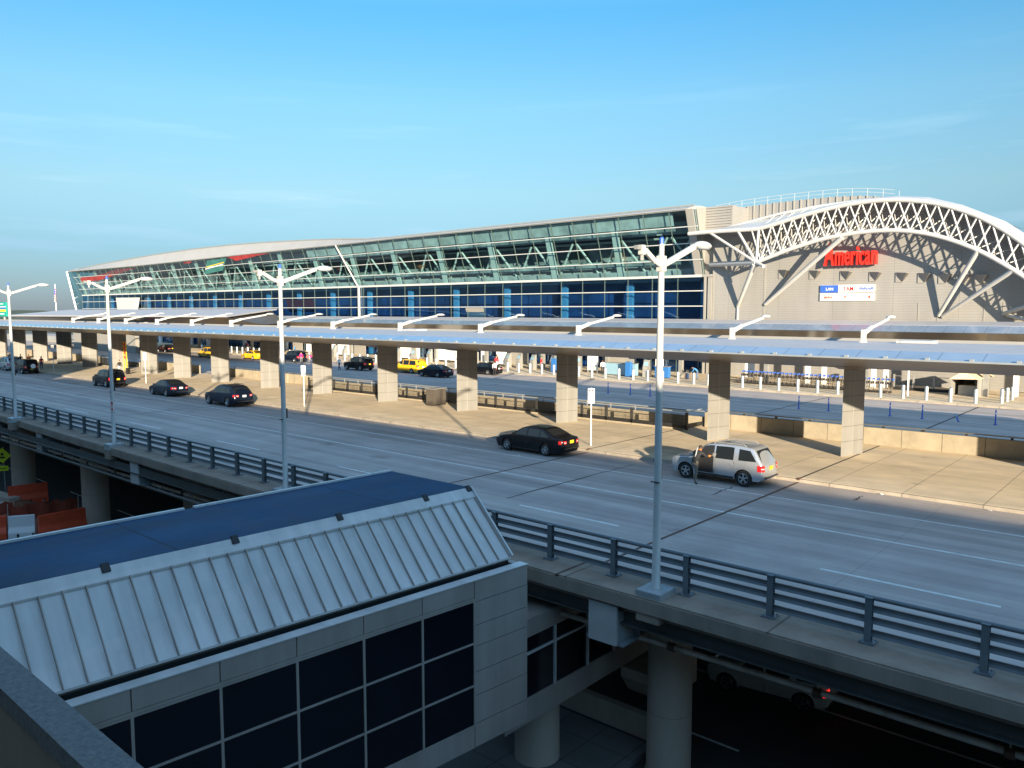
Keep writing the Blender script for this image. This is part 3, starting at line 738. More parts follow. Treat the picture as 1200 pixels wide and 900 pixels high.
mb.build('soffit', M['soffit'], c3)
mb = MB()
for x0, x1 in ((-176, -158), (-157, -147)): mb.box(x0 + 150, x1 + 150, 63.5 - 62, 64.2 - 62, 0, 6.2)
mb.build('pier', M['panel'], c3)

# ------------------------------------------------------------------ median wall, mesh fences, rails
segs = [(-24.7, 40, 'w'), (-66.5, -24.9, 'm'), (-73.2, -66.7, 'w'), (-89.0, -73.4, 'w2'), (-97.5, -92.5, 'w'), (-107.5, -99, 'w'), (-118, -109.5, 'm'), (-160, -120, 'w')]
wl = {0: 'long pale concrete wall between the roads at right', 2: 'short concrete wall length left of the mesh fence', 3: 'concrete wall length beside the fourth column pair', 4: 'concrete wall piece between two columns near the waiting dark hatchback', 5: 'concrete wall piece near the man with luggage', 7: 'far left stretch of concrete wall between the roads'}
for i, (a, b, k) in enumerate(segs):
    if k[0] == 'w':
        t = thing('median_wall', wl[i], 'wall', ((a + b) / 2, 47.55, .15), 0, 'concrete walls between the two roads')
        h = (b - a) / 2
        MB().box(-h, h, -.13, .13, 0, .98).build('wall_body', M['wallconc'], t, bevel=.015)
        rl = MB().tube((-h, .1, 1.12), (h, .1, 1.12), .05, n=8)
        rl.build('hand_rail', M['galv'], t)
        bm_ = MB()
        for q in range(int((b - a) / 2.1)): bm_.box(-h + .5 + 2.1 * q, -h + .62 + 2.1 * q, .05, .12, .98, 1.08)
        bm_.build('rail_bracket', M['darkmetal'], t)
    else:
        lab = 'long black mesh-panel fence round the opening beside the pavement' if i == 1 else 'black mesh-panel fence section far left between columns'
        yf = 45.4
        t = thing('mesh_fence', lab, 'fence', ((a + b) / 2, yf, .15))
        h = (b - a) / 2
        MB().box(-h, h, -.1, .1, 0, .1).build('plinth', M['wallconc'], t)
        MB().box(-h, h, -.05, .05, .1, .34).box(h - .05, h + .05, .05, 2.1, .1, .34).build('kick_plate', M['blackp'], t)
        fm = MB().tube((-h, 0, 1.18), (h, 0, 1.18), .035, n=8).tube((h, 0, 1.18), (h, 2.1, 1.18), .035, n=8)
        fm.build('hand_rail', M['galv'], t)
        pn = MB()
        for q in range(int((b - a) / .1)):
            x = -h + .1 * q; pn.box(x - .006, x + .006, -.006, .006, .34, 1.05)
        for z in (.5, .68, .86, 1.04): pn.box(-h, h, -.006, .006, z - .006, z + .006)
        pn.build('mesh_panel', M['darkmetal'], t)
        ps = MB().box(-.09, .09, -.05, .05, 0, 1.1)
        n_ = int((b - a) / 2.05); p_0 = None
        for q in range(n_ + 1):
            if p_0 is None: p_0 = ps.build('post', M['darkmetal'], t); o = p_0
            else: o = p_0.copy(); C.objects.link(o); o.parent = t
            o.location = (-h + q * (b - a) / n_, 0, .02)
        # wall + rail at the far side of the opening
        t2 = thing('median_wall', 'low concrete wall with rail behind the mesh fence' if i == 1 else 'low concrete wall with rail behind the far left mesh fence', 'wall', ((a + b) / 2, 47.75, .15), 0, 'concrete walls between the two roads')
        MB().box(-h, h, -.1, .1, 0, .62).build('wall_body', M['wallconc'], t2)
        MB().tube((-h, 0, .98), (h, 0, .98), .05, n=8).build('hand_rail', M['galv'], t2)
        bm_ = MB()
        for q in range(int((b - a) / 2.1)): bm_.box(-h + .5 + 2.1 * q, -h + .57 + 2.1 * q, -.03, .03, .6, .95)
        bm_.build('rail_post', M['galv'], t2)
# equipment cabinet
t = thing('cabinet', 'bronze-grey metal cabinet standing by the mesh fence', 'cabinet', (-47.1, 44.3, .15), math.radians(5))
MB().box(-.42, .42, -.75, .75, .05, 1.32).build('case', M['soffit'], t, bevel=.02); MB().box(-.46, .46, -.8, .8, 1.33, 1.38).build('lid', M['grey'], t)
MB().box(-.40, .40, -.73, .73, 0, .05).build('plinth', M['blackp'], t); MB().box(.425, .44, -.02, .02, .2, 1.2).build('door_seam', M['blackp'], t)

# parking signs
for x, y, lb in ((-26.1, 36.56, 'white parking sign on a slim white post behind the black sedan'), (-54.3, 36.6, 'white parking sign on a slim post right of the black sport utility car'),
                 (-84.2, 37.3, 'small white parking sign on a post before a column at left'), (-110.4, 37.3, 'white parking sign at far left behind the dark jeep')):
    t = thing('parking_sign', lb, 'sign', (x, y, .15), math.radians(0), 'white parking signs on the pavement')
    MB().tube((0, 0, 0), (0, 0, 3.3), .035, n=8).build('post', M['whitep'], t)
    pl = MB().obox((.03, -.04, 2.85), (.15, .11, 0), (.006, -.009, 0), (0, 0, .42)).build('plate', M['whitep'], t)
    pr = MB()
    d = Vector((.15, .11, 0)).normalized(); nrm = Vector((.6, -.8, 0))
    c = Vector((.03, -.04, 0)) + nrm * .015
    for z, hw, hh in ((2.95, .12, .012), (2.88, .12, .012), (2.80, .12, .012), (2.53, .1, .018)):
        pr.obox(c + Vector((0, 0, z)), d * hw, nrm * .002, (0, 0, hh))
    pr.build('print', M['red'], pl)
    pr = MB().obox(c + Vector((-.07, -.05, 3.15)), d * .05, nrm * .002, (0, 0, .05)).obox(c + Vector((.06, .045, 3.15)), d * .05, nrm * .002, (0, 0, .05))
    pr.build('symbol', M['blackp'], pl)

# litter scraps
for x, y, lb in ((-27.55, 31.95, 'scrap of white paper on the road beside the black sedan'), (-10.0, 35.3, 'crumpled white litter in the gutter right of the silver car'), (-6.0, 35.2, 'white litter scrap in the gutter near the right edge')):
    random.seed(int(-x * 7))
    mb = MB(); vs = [(random.uniform(-.1, .1), random.uniform(-.08, .08), random.uniform(.0, .07)) for _ in range(7)]
    mb.add(vs, [(0, 1, 2), (2, 3, 4), (4, 5, 6), (0, 2, 5), (1, 3, 6)])
    o = mb.build('litter', M['whitep']); o.location = (x, y, .006); tag(o, lb, 'litter', 'litter scraps on the road')

# ------------------------------------------------------------------ bollards, delineators
bx_ = [-14.2 - 1.86 * i for i in range(66)]
bo = thing('bollard', '', 'bollard', (0, 74.3, .15), 0, 'steel bollards along the terminal kerb')
MB().lathe([(.15, 0), (.15, 1.12), (.13, 1.17)], (0, 0, 0), 14).build('tube', M['galv'], bo, smooth=50)
MB().lathe([(.13, 1.17), (.09, 1.22), (.02, 1.24)], (0, 0, 0), 14).build('cap', M['rim'], bo, smooth=50)
first = True; k = 0
for i, x in enumerate(bx_):
    o = bo if first else copy_tree(bo); first = False; k += 1
    o.location = (x, 74.3 + (.4 if x < -40 else 0), .15)
    o['label'] = nth(k) + ' steel bollard from the tent end along the terminal kerb'
for q, y in enumerate((75.9, 77.6, 79.3)):
    o = copy_tree(bo); o.location = (-12.6 + .1 * q, y, .15); o['label'] = ['nearest', 'middle', 'farthest'][q] + ' of the three bollards running back beside the tent'
dl = thing('delineator_post', '', 'delineator post', (0, 0, 0), 0, 'blue flexible posts on the far road')
MB().lathe([(.13, 0), (.13, .04), (.05, .06), (.045, 1.0), (.02, 1.03)], (0, 0, 0), 10).build('post', M['bluep'], dl, smooth=50)
MB().lathe([(.047, .72), (.047, .84)], (0, 0, 0), 10).build('band', M['whitep'], dl)
dx_ = [-10.67, -15.27, -17.47, -21.97, -24.31, -38.03, -40.15, -42.64, -46.5]
for i, x in enumerate(dx_):
    o = dl if i == 0 else copy_tree(dl); o.location = (x, 62.45, 0)
    o['label'] = 'rightmost blue flexible post on the far road' if i == 0 else nth(i + 1) + ' blue flexible post from the right on the far road'
o = copy_tree(dl); o.location = (-12.93, 62.45, 0); o.scale = (1, 1, .55); o.rotation_euler = (0, -.35, 0); o['label'] = 'short bent blue post leaning over near the right end of the far road'

# ------------------------------------------------------------------ luggage carts
M['cartm'] = mat('cart_frame_metal', (.13, .115, .10), .4, .5, noise=.2, scale=4)
ct = thing('luggage_cart', '', 'luggage cart', (0, 78.5, .15), 0, 'nested luggage carts parked in a row')
fm = MB()
for s in (-.28, .28):
    fm.path([(-.45, s, .14), (.35, s, .14), (.42, s, .3), (.50, s, 1.0)], .022, 6)
    fm.tube((-.45, s, .14), (-.42, s, .42), .02, n=6)
fm.tube((-.42, -.28, .42), (-.42, .28, .42), .02, n=6).tube((.46, -.28, .66), (.46, .28, .66), .02, n=6).bar((-.44, 0, .15), (.36, 0, .15), .5, .02)
fm.box(.30, .46, -.26, .26, .62, .80)
fm.build('frame', M['cartm'], ct)
MB().tube((.50, -.30, 1.02), (.50, .30, 1.02), .032, n=8).box(.44, .56, -.3, .3, .93, 1.0).build('handle', M['bluep'], ct)
for x_, y_ in ((-.38, -.26), (-.38, .26), (.3, -.26), (.3, .26)): MB().tube((x_, y_ - .02, .07), (x_, y_ + .02, .07), .07, n=10).build('caster', M['tyre'], ct)
ncart = 36
for i in range(ncart):
    o = ct if i == 0 else copy_tree(ct)
    o.location = (-37.3 + .43 * i, 79.2 - .028 * i, .15); o.scale = (1, 1.1, 1.3)
    o['label'] = nth(i + 1) + ' luggage cart from the left end of the nested row'

# ------------------------------------------------------------------ vehicles
paints = {}
def paint(name, col, metal=.3):
    if name not in paints: paints[name] = mat('car_paint_' + name, col, .22, metal, coat=.35, noise=.06, scale=3, obj=True)
    return paints[name]
def arch(xc, r, z0):   # points of a wheel arch from rear (+) to front going over, x decreasing->increasing
    return [(xc + r * math.cos(a), max(z0, .0) + 0 * a + r * math.sin(a)) for a in [PI * k / 8 for k in range(1, 8)]]
KIND = {
 'sedan': dict(L=4.8, W=1.8, r=.335, fa=1.42, ra=-1.32, z0=.20, belt=.93, tumb=.42,
   top=[(2.30, .30), (2.40, .50), (2.33, .68), (2.05, .80), (1.25, .96), (1.12, 1.00), (.42, 1.38), (.20, 1.44), (-.35, 1.47), (-.90, 1.43), (-1.12, 1.38), (-1.82, 1.08), (-1.95, 1.05), (-2.33, 1.02), (-2.40, .85), (-2.42, .5), (-2.34, .28)],
   ws=(5, 6), rw=(10, 11),
   side=[[(.88, 1.00), (.40, 1.34), (.12, 1.385), (.02, 1.385), (.02, 1.0)], [(-.06, 1.0), (-.06, 1.385), (-.78, 1.37), (-.86, 1.36), (-.86, 1.0)], [(-.92, 1.0), (-.92, 1.35), (-1.02, 1.33), (-1.5, 1.06), (-1.48, 1.01)]]),
 'suv': dict(L=4.62, W=1.84, r=.375, fa=1.43, ra=-1.42, z0=.30, belt=1.08, tumb=.26,
   top=[(2.22, .38), (2.30, .62), (2.24, .86), (2.02, 1.00), (1.20, 1.10), (1.05, 1.13), (.52, 1.66), (.34, 1.735), (-.2, 1.79), (-1.2, 1.79), (-1.72, 1.73), (-1.84, 1.66), (-2.18, 1.12), (-2.24, 1.02), (-2.28, .62), (-2.30, .5), (-2.22, .34)],
   ws=(5, 6), rw=(11, 12),
   side=[[(.92, 1.14), (.48, 1.58), (.26, 1.66), (.06, 1.68), (.06, 1.14)], [(-.05, 1.14), (-.05, 1.68), (-.70, 1.70), (-.92, 1.69), (-.92, 1.14)], [(-1.16, 1.16), (-1.16, 1.66), (-1.66, 1.62), (-1.98, 1.17)]]),
 'crossover': dict(L=5.0, W=1.95, r=.385, fa=1.55, ra=-1.45, z0=.28, belt=1.05, tumb=.34,
   top=[(2.42, .36), (2.50, .62), (2.42, .86), (2.2, .97), (1.35, 1.10), (1.18, 1.13), (.50, 1.60), (.30, 1.67), (-.3, 1.73), (-1.1, 1.70), (-1.62, 1.62), (-1.76, 1.56), (-2.30, 1.12), (-2.42, 1.0), (-2.47, .65), (-2.46, .5), (-2.36, .34)],
   ws=(5, 6), rw=(11, 12),
   side=[[(1.0, 1.13), (.46, 1.52), (.22, 1.60), (.08, 1.61), (.08, 1.11)], [(-.03, 1.11), (-.03, 1.61), (-.75, 1.62), (-.98, 1.60), (-.98, 1.12)], [(-1.08, 1.12), (-1.08, 1.59), (-1.5, 1.53), (-1.92, 1.17)]]),
 'minivan': dict(L=5.0, W=1.95, r=.34, fa=1.6, ra=-1.4, z0=.24, belt=1.02, tumb=.22,
   top=[(2.42, .30), (2.50, .52), (2.43, .74), (2.2, .86), (1.62, 1.02), (1.48, 1.06), (.72, 1.58), (.5, 1.68), (-.3, 1.75), (-1.6, 1.74), (-2.05, 1.70), (-2.14, 1.64), (-2.38, 1.1), (-2.44, 1.0), (-2.48, .62), (-2.48, .5), (-2.4, .28)],
   ws=(5, 6), rw=(11, 12),
   side=[[(1.30, 1.08), (.68, 1.50), (.44, 1.60), (.30, 1.61), (.30, 1.06)], [(.20, 1.06), (.20, 1.62), (-.85, 1.64), (-.85, 1.06)], [(-.95, 1.06), (-.95, 1.64), (-1.95, 1.61), (-2.12, 1.08)]]),
 'offroader': dict(L=4.1, W=1.78, r=.375, fa=1.25, ra=-1.2, z0=.34, belt=1.1, tumb=.18,
   top=[(2.0, .42), (2.03, .62), (2.0, 1.0), (1.85, 1.05), (1.0, 1.12), (.9, 1.14), (.55, 1.66), (.42, 1.74), (-.2, 1.78), (-1.4, 1.77), (-1.78, 1.75), (-1.86, 1.70), (-1.98, 1.12), (-2.0, 1.0), (-2.02, .62), (-2.02, .5), (-1.96, .4)],
   ws=(5, 6), rw=(11, 12),
   side=[[(.80, 1.15), (.50, 1.60), (.38, 1.66), (.10, 1.67), (.10, 1.15)], [(-.0, 1.15), (-.0, 1.67), (-.8, 1.68), (-.8, 1.15)], [(-.92, 1.15), (-.92, 1.68), (-1.7, 1.66), (-1.82, 1.16)]]),
}
def make_wheel(r, side, parent, x, W):
    mb = MB(); y = side * (W / 2 - .12)
    prof = [(r * .62, -.11), (r * .93, -.11), (r, -.07), (r, .07), (r * .93, .11), (r * .62, .11)]
    n = 26
    vs = []
    for rr, yy in prof:
        for k in range(n):
            a = 2 * PI * k / n; vs.append((rr * math.cos(a), yy, rr * math.sin(a)))
    fs = [(i * n + k, i * n + (k + 1) % n, (i + 1) * n + (k + 1) % n, (i + 1) * n + k) for i in range(len(prof) - 1) for k in range(n)]
    m0 = len(prof)
    for yy in (-.06,):
        vs += [(r * .64 * math.cos(2 * PI * k / n), side * .03, r * .64 * math.sin(2 * PI * k / n)) for k in range(n)]
    fs.append(tuple(m0 * n + k for k in range(n)))
    mb.add(vs, fs)
    wh = mb.build('wheel', M['tyre'], parent, smooth=50); wh.location = (x, y, r)
    rm = MB(); vs = []
    for rr, yy in ((r * .66, .10), (r * .60, .115), (r * .55, .08)):
        vs += [(rr * math.cos(2 * PI * k / n), side * yy, rr * math.sin(2 * PI * k / n)) for k in range(n)]
    rm.add(vs, [(i * n + k, i * n + (k + 1) % n, (i + 1) * n + (k + 1) % n, (i + 1) * n + k) for i in range(2) for k in range(n)])
    for k in range(5):
        a = 2 * PI * k / 5 + .3; d = Vector((math.cos(a), 0, math.sin(a))); t_ = Vector((-math.sin(a), 0, math.cos(a)))
        rm.obox(d * r * .34 + Vector((0, side * .085, 0)), d * r * .27, t_ * r * .085, (0, .015, 0))
    rm.tube((0, side * .05, 0), (0, side * .11, 0), r * .15, n=12)
    rm.build('rim', M['rim'], wh, smooth=50)
    return wh

def car(kind, pm_, label, loc, rz=PI, group=None, cat='car', name='car', open_door=False, plate='plateo', lights_on=False, spare=False, roof_rack=False, hatch=False, light_strip=False):
    K_ = KIND[kind]; t = thing(name, label, cat, loc, rz, group)
    L_, W_, r, fa, ra, z0, belt, tumb = (K_[k] for k in ('L', 'W', 'r', 'fa', 'ra', 'z0', 'belt', 'tumb'))
    def hw(x, z):
        p = 1 - .17 * abs(2 * x / L_) ** 7 - .02 * abs(2 * x / L_) ** 2
        if z > belt: s = 1 - tumb * (z - belt) - .03
        else: s = 1 - .03 * max(0, (z - .62) / (belt - .62)) ** 2 - .05 * max(0, (.5 - z) / .3)
        return W_ / 2 * p * s
    top = K_['top']
    ar = r * 1.13
    def arch_(xc):
        a0 = math.asin(max(-1, min(1, (z0 - r) / ar))); ang = [a0 + (PI - 2 * a0) * k / 10 for k in range(11)]
        return [(xc + ar * math.cos(a), r + ar * math.sin(a)) for a in ang][::-1]
    bottom = [(top[-1][0] + .12, z0)] + arch_(ra) + arch_(fa) + [(top[0][0] - .12, z0)]
    poly = top + bottom          # clockwise/ccw whichever
    n = len(poly)
    cx = sum(p[0] for p in poly) / n; cz = .8
    # inward offset vectors for rounded edges
    area = sum(poly[i][0] * poly[(i + 1) % n][1] - poly[(i + 1) % n][0] * poly[i][1] for i in range(n))
    sg = 1 if area > 0 else -1
    def inn(i):
        a = Vector(poly[i - 1]); b = Vector(poly[i]); c = Vector(poly[(i + 1) % n])
        d1 = (b - a).normalized(); d2 = (c - b).normalized(); d = (d1 + d2)
        if d.length < 1e-6: d = d1
        d.normalize(); return Vector((-d.y, d.x)) * sg
    ntop = len(top)
    ts = [-1, -.965, -.88, -.6, -.3, 0, .3, .6, .88, .965, 1]
    ins = [.055, .022, .004, 0, 0, 0, 0, 0, .004, .022, .055]
    bm = bmesh.new(); rows = []
    for tt, q in zip(ts, ins):
        row = []
        for i, p in enumerate(poly):
            k = q if i < ntop else 0
            v = Vector(p) + inn(i) * k
            crown = (.02 * (1 - tt * tt)) if (i < ntop and p[1] > belt + .3) else 0
            row.append(bm.verts.new((v.x + (.05 * (1 - tt * tt) if p[0] > 1.9 else (-.04 * (1 - tt * tt) if p[0] < -1.9 and p[1] < 1.2 else 0)), tt, v.y + crown)))
        rows.append(row)
    for a, b in zip(rows[:-1], rows[1:]):
        for i in range(n):
            bm.faces.new((a[i], a[(i + 1) % n], b[(i + 1) % n], b[i]))
    bm.faces.new(rows[0]); bm.faces.new(rows[-1][::-1])
    for z in (.42, .62, .78, belt - .04, belt, belt + .12, belt + .3):
        bmesh.ops.bisect_plane(bm, geom=list(bm.verts) + list(bm.edges) + list(bm.faces), plane_co=(0, 0, z), plane_no=(0, 0, 1))
    for x in (-2.1, -1.9, -1.6, -.9, 0, .9, 1.7, 2.0, 2.15):
        bmesh.ops.bisect_plane(bm, geom=list(bm.verts) + list(bm.edges) + list(bm.faces), plane_co=(x, 0, 0), plane_no=(1, 0, 0))
    for v in bm.verts:
        v.co.y = v.co.y * hw(v.co.x, v.co.z)
        # shoulder crease and flared arches
        if abs(v.co.y) > .7 and v.co.z < belt:
            for xc in (fa, ra):
                dd = math.hypot(v.co.x - xc, v.co.z - r)
                if dd < ar * 1.3: v.co.y += math.copysign(.025 * (1.3 - dd / ar) / .3, v.co.y)
    bmesh.ops.recalc_face_normals(bm, faces=bm.faces)
    me = bpy.data.meshes.new('body'); bm.to_mesh(me); bm.free()
    me.materials.append(pm_)
    me.polygons.foreach_set('use_smooth', [True] * len(me.polygons)); me.set_sharp_from_angle(angle=math.radians(34))
    body = link(bpy.data.objects.new('body', me)); body.parent = t
    MB().box(ra - .5, fa + .5, -W_ / 2 + .28, W_ / 2 - .28, z0 - .04, r + ar * .9).build('underbody', M['blackp'], t)
    # side windows and other side plates
    def plate_side(name, pl, m, off=.006, sides=(-1, 1), parent=body):
        for s in sides:
            b2 = bmesh.new(); b2.faces.new([b2.verts.new((x, 0, z)) for x, z in pl])
            for z in (.42, .62, .78, belt - .04, belt, belt + .12, belt + .3):
                bmesh.ops.bisect_plane(b2, geom=list(b2.verts) + list(b2.edges) + list(b2.faces), plane_co=(0, 0, z), plane_no=(0, 0, 1))
            for x in (-1.9, -1.6, -.9, 0, .9):
                bmesh.ops.bisect_plane(b2, geom=list(b2.verts) + list(b2.edges) + list(b2.faces), plane_co=(x, 0, 0), plane_no=(1, 0, 0))
            for v in b2.verts:
                v.co.y = s * (hw(v.co.x, v.co.z) + off)
                if v.co.z < belt:
                    for xc in (fa, ra):
                        dd = math.hypot(v.co.x - xc, v.co.z - r)
                        if dd < ar * 1.3: v.co.y += s * .025 * (1.3 - dd / ar) / .3
            bmesh.ops.solidify(b2, geom=list(b2.faces), thickness=-.004)
            bmesh.ops.recalc_face_normals(b2, faces=b2.faces)
            me_ = bpy.data.meshes.new(name); b2.to_mesh(me_); b2.free(); me_.materials.append(m)
            o_ = link(bpy.data.objects.new(name, me_)); o_.parent = parent
    sides = K_['side']
    for q, pl in enumerate(sides):
        if open_door and q == 0: plate_side('side_window', pl, M['cglassdark'], sides=(-1,))
        else: plate_side('side_window', pl, M['cglassdark'])
    def strip(name, i, j, m, f=.86, a=.06, b=.94):
        p, q = Vector((top[i][0], top[i][1])), Vector((top[j][0], top[j][1]))
        d = q - p; nn = Vector((-d.y, d.x)).normalized()
        if (p + nn).length and ((p + q) / 2 + nn - Vector((0, .9))).length < ((p + q) / 2 - Vector((0, .9))).length: nn = -nn
        mb = MB(); vs = []
        u = [a, .5, b]; tt_ = [-f, -f * .5, 0, f * .5, f]
        for k in u:
            c = p + d * k
            for yy in tt_:
                cr = .02 * (1 - yy * yy) if c.y > belt + .3 else .02 * (1 - yy * yy) * (c.y - belt) / .3
                # follow interpolated crown of the body
                crp = .02 if p.y > belt + .3 else 0; crq = .02 if q.y > belt + .3 else 0
                cr = (crp + (crq - crp) * k) * (1 - yy * yy)
                pt = c + nn * .007
                vs.append((pt.x, yy * hw(c.x, c.y), pt.y + cr))
        mb.add(vs, [(r_ * 5 + k, r_ * 5 + k + 1, (r_ + 1) * 5 + k + 1, (r_ + 1) * 5 + k) for r_ in range(2) for k in range(4)])
        return mb.build(name, m, body)
    strip('windshield', *K_['ws'], M['cglassdark'], .88)
    if not hatch: strip('rear_window', *K_['rw'], M['cglassdark'], .84, .08, .90)
    # door seams
    seam = []
    for x in (.98 if kind != 'minivan' else 1.3, -.01 if kind != 'minivan' else .25, -.95):
        seam.append(x)
    for s in (-1, 1):
        mb = MB()
        for x in seam:
            for za, zb in ((z0 + .12, .62), (.62, belt)):
                mb.add([(x - .008, s * (hw(x, za) + .003), za), (x + .008, s * (hw(x, za) + .003), za), (x + .008, s * (hw(x, zb) + .003), zb), (x - .008, s * (hw(x, zb) + .003), zb)], [(0, 1, 2, 3)])
        mb.build('door_seam', M['blackp'], body)
        for x in (.12, -.82):
            if open_door and s == 1 and x > 0: continue
            MB().box(x - .09, x + .09, s * (hw(x, belt - .12)) - .01, s * (hw(x, belt - .12)) + s * .03, belt - .14, belt - .105).build('door_handle', pm_, body)
        c = Vector((.86, s * (hw(.86, belt + .06) + .10), belt + .10))
        if not (open_door and s == 1):
            MB().obox(c, (.05, 0, 0), (0, .10, 0), (0, 0, .065)).build('mirror', pm_, body, bevel=.02)
        plate_side('sill', [(ra + ar + .04, z0 + .01), (fa - ar - .04, z0 + .01), (fa - ar - .04, z0 + .10), (ra + ar + .04, z0 + .10)], M['blackp'], .008, (s,))
    # lights and plate
    rx = min(p[0] for p in top); fx = max(p[0] for p in top)
    zl = {'sedan': .80, 'suv': .88, 'crossover': .93, 'minivan': .95, 'offroader': .9}[kind]
    def rear_x(z):
        pr_ = [p for p in top if p[0] < -1.3]
        for a, b in zip(pr_[:-1], pr_[1:]):
            if min(a[1], b[1]) <= z <= max(a[1], b[1]) and abs(a[1] - b[1]) > 1e-4: return a[0] + (b[0] - a[0]) * (z - a[1]) / (b[1] - a[1])
        return rx
    def front_x(z):
        pr_ = [p for p in top if p[0] > 1.3]
        for a, b in zip(pr_[:-1], pr_[1:]):
            if min(a[1], b[1]) <= z <= max(a[1], b[1]) and abs(a[1] - b[1]) > 1e-4: return a[0] + (b[0] - a[0]) * (z - a[1]) / (b[1] - a[1])
        return fx
    lm = M['tailon'] if lights_on else M['taill']
    for s in (-1, 1):
        mb = MB(); xr = rear_x(zl); lw = .34 if kind in ('sedan', 'crossover') else .2; hh = .085 if kind in ('sedan', 'crossover') else .14
        pts = []
        n_ = 8
        for k in range(n_):      # wraps round the corner
            u = k / (n_ - 1)
            if u < .6: tt2 = .80 - lw / (W_ / 2) * 0 + (u / .6) * .2 - .20 * (1 if lw > .3 else .1); x = xr - .035 * (1 - tt2 ** 2) - .012; y = tt2 * hw(xr, zl)
            else: x = xr + (u - .6) / .4 * .22; y = hw(x, zl) + .010
            pts.append((x, s * y))
        vs = [(x, y, zl - hh) for x, y in pts] + [(x, y, zl + hh) for x, y in pts] + [(x + .05, y * .93, zl + hh) for x, y in pts] + [(x + .05, y * .93, zl - hh) for x, y in pts]
        fs = [(r_ * n_ + k, r_ * n_ + k + 1, ((r_ + 1) % 4) * n_ + k + 1, ((r_ + 1) % 4) * n_ + k) for r_ in range(4) for k in range(n_ - 1)]
        mb.add(vs, fs); tl = mb.build('tail_light', lm, body, smooth=40)
        vs = [(x * 1.001 - .002, y * 1.003, zl + dz) for dz in (-.03, .02) for x, y in pts[1:6]]
        MB().add(vs, [(k, k + 1, 5 + k + 1, 5 + k) for k in range(4)]).build('reverse_lens', M['headl'], tl)
        zf = {'sedan': .66, 'suv': .84, 'crossover': .84, 'minivan': .74, 'offroader': .85}[kind]
        xf = front_x(zf)
        pts = [(xf + .045, .55), (xf + .03, .72), (xf - .02, .88), (xf - .12, .965), (xf - .34, .985)]
        vs = [(x, s * (y * hw(min(x, 2.2), zf) + .012), zf + dz) for dz in (-.07, .07) for x, y in pts] + [(x - .05, s * (y * .9) * hw(min(x, 2.2), zf), zf + dz) for dz in (.07, -.07) for x, y in pts]
        MB().add(vs, [(r_ * 5 + k, r_ * 5 + k + 1, ((r_ + 1) % 4) * 5 + k + 1, ((r_ + 1) % 4) * 5 + k) for r_ in range(4) for k in range(4)]).build('head_light', M['headl'], body, smooth=40)
    zp = {'sedan': .82, 'suv': .86, 'crossover': .90, 'minivan': .84, 'offroader': .62}[kind]
    xr = rear_x(zp) - .055
    pl_ = MB().box(xr - .012, xr, -.16, .16, zp - .08, zp + .08).build('licence_plate', M[plate], t)
    MB().box(xr - .014, xr - .0125, -.12, .12, zp - .025, zp + .03).build('plate_text', M['blackp'], pl_) if False else None
    MB().box(rear_x(.5) - .06, rear_x(.5) - .03, -W_ * .36, W_ * .36, .44, .50).build('bumper_strip', M['blackp'], t)
    MB().box(front_x(.55) + .03, front_x(.55) + .065, -.5, .5, .45, .60).build('grille', M['blackp'], t)
    for x in (fa, ra):
        for s in (-1, 1): make_wheel(r, s, t, x, W_)
    if roof_rack or kind in ('suv', 'crossover'):
        zr = max(p[1] for p in top)
        for s in (-1, 1):
            y = s * hw(-.5, zr) * .84
            MB().path([(.15, y, zr - .03), (.05, y, zr + .04), (-1.3, y, zr + .045), (-1.45, y, zr - .05)], .022, 6).build('roof_rail', M['blackp'] if kind == 'crossover' else M['grey'], t)
    if spare:
        b = MB().tube((-2.02, -.1, .98), (-2.24, -.1, .98), .36, n=22); b.build('spare_wheel', M['tyre'], t, smooth=50)
        b = MB().tube((-2.2, -.1, .98), (-2.26, -.1, .98), .28, n=22); b.build('spare_cover', M['whitep'], t, smooth=50)
    if open_door:
        # black plate painted as cabin shade, with seat, and the door swung out on its front hinge
        plate_side('door_shade_plate', [(.96, z0 + .14), (.96, 1.10), (.50, 1.62), (.26, 1.68), (.03, 1.69), (.03, z0 + .14)], M['blackp'], .006, (1,))
        st = MB().box(-.02, .40, W_ / 2 - .10, W_ / 2 - .02, .62, .78).box(-.08, .10, W_ / 2 - .13, W_ / 2 - .05, .78, 1.35); st.build('seat', M['grey'], t, bevel=.02)
        dr = link(bpy.data.objects.new('door', None)); dr.parent = t; dr.location = (.97, W_ / 2 - .01, 0); dr.rotation_euler = (0, 0, math.radians(-62))
        MB().prism([(0, z0 + .12), (0, belt), (-.94, belt), (-.94, z0 + .12)], lambda p: (p[0], .03, p[1]), lambda p: (p[0], -.02, p[1])).build('door_panel', pm_, dr, bevel=.01)
        MB().prism([(-.05, z0 + .2), (-.05, belt - .03), (-.88, belt - .03), (-.88, z0 + .2)], lambda p: (p[0], -.025, p[1]), lambda p: (p[0], -.06, p[1])).build('door_lining', M['panel'], dr, bevel=.01)
        f_ = MB().bar((0, 0, belt), (-.46, -.1, 1.60), .03, .05).bar((-.46, -.1, 1.60), (-.92, -.12, 1.66), .03, .05).bar((-.92, -.12, 1.66), (-.94, 0, belt), .03, .05); f_.build('door_frame', pm_, dr)
        MB().add([(-.05, 0, belt), (-.47, -.1, 1.58), (-.9, -.115, 1.63), (-.92, 0, belt)], [(0, 1, 2, 3)]).build('door_glass', M['gclear'], dr)
        MB().obox((-.12, .13, belt + .1), (.05, 0, 0), (0, .1, 0), (0, 0, .065)).build('mirror', pm_, dr, bevel=.02)
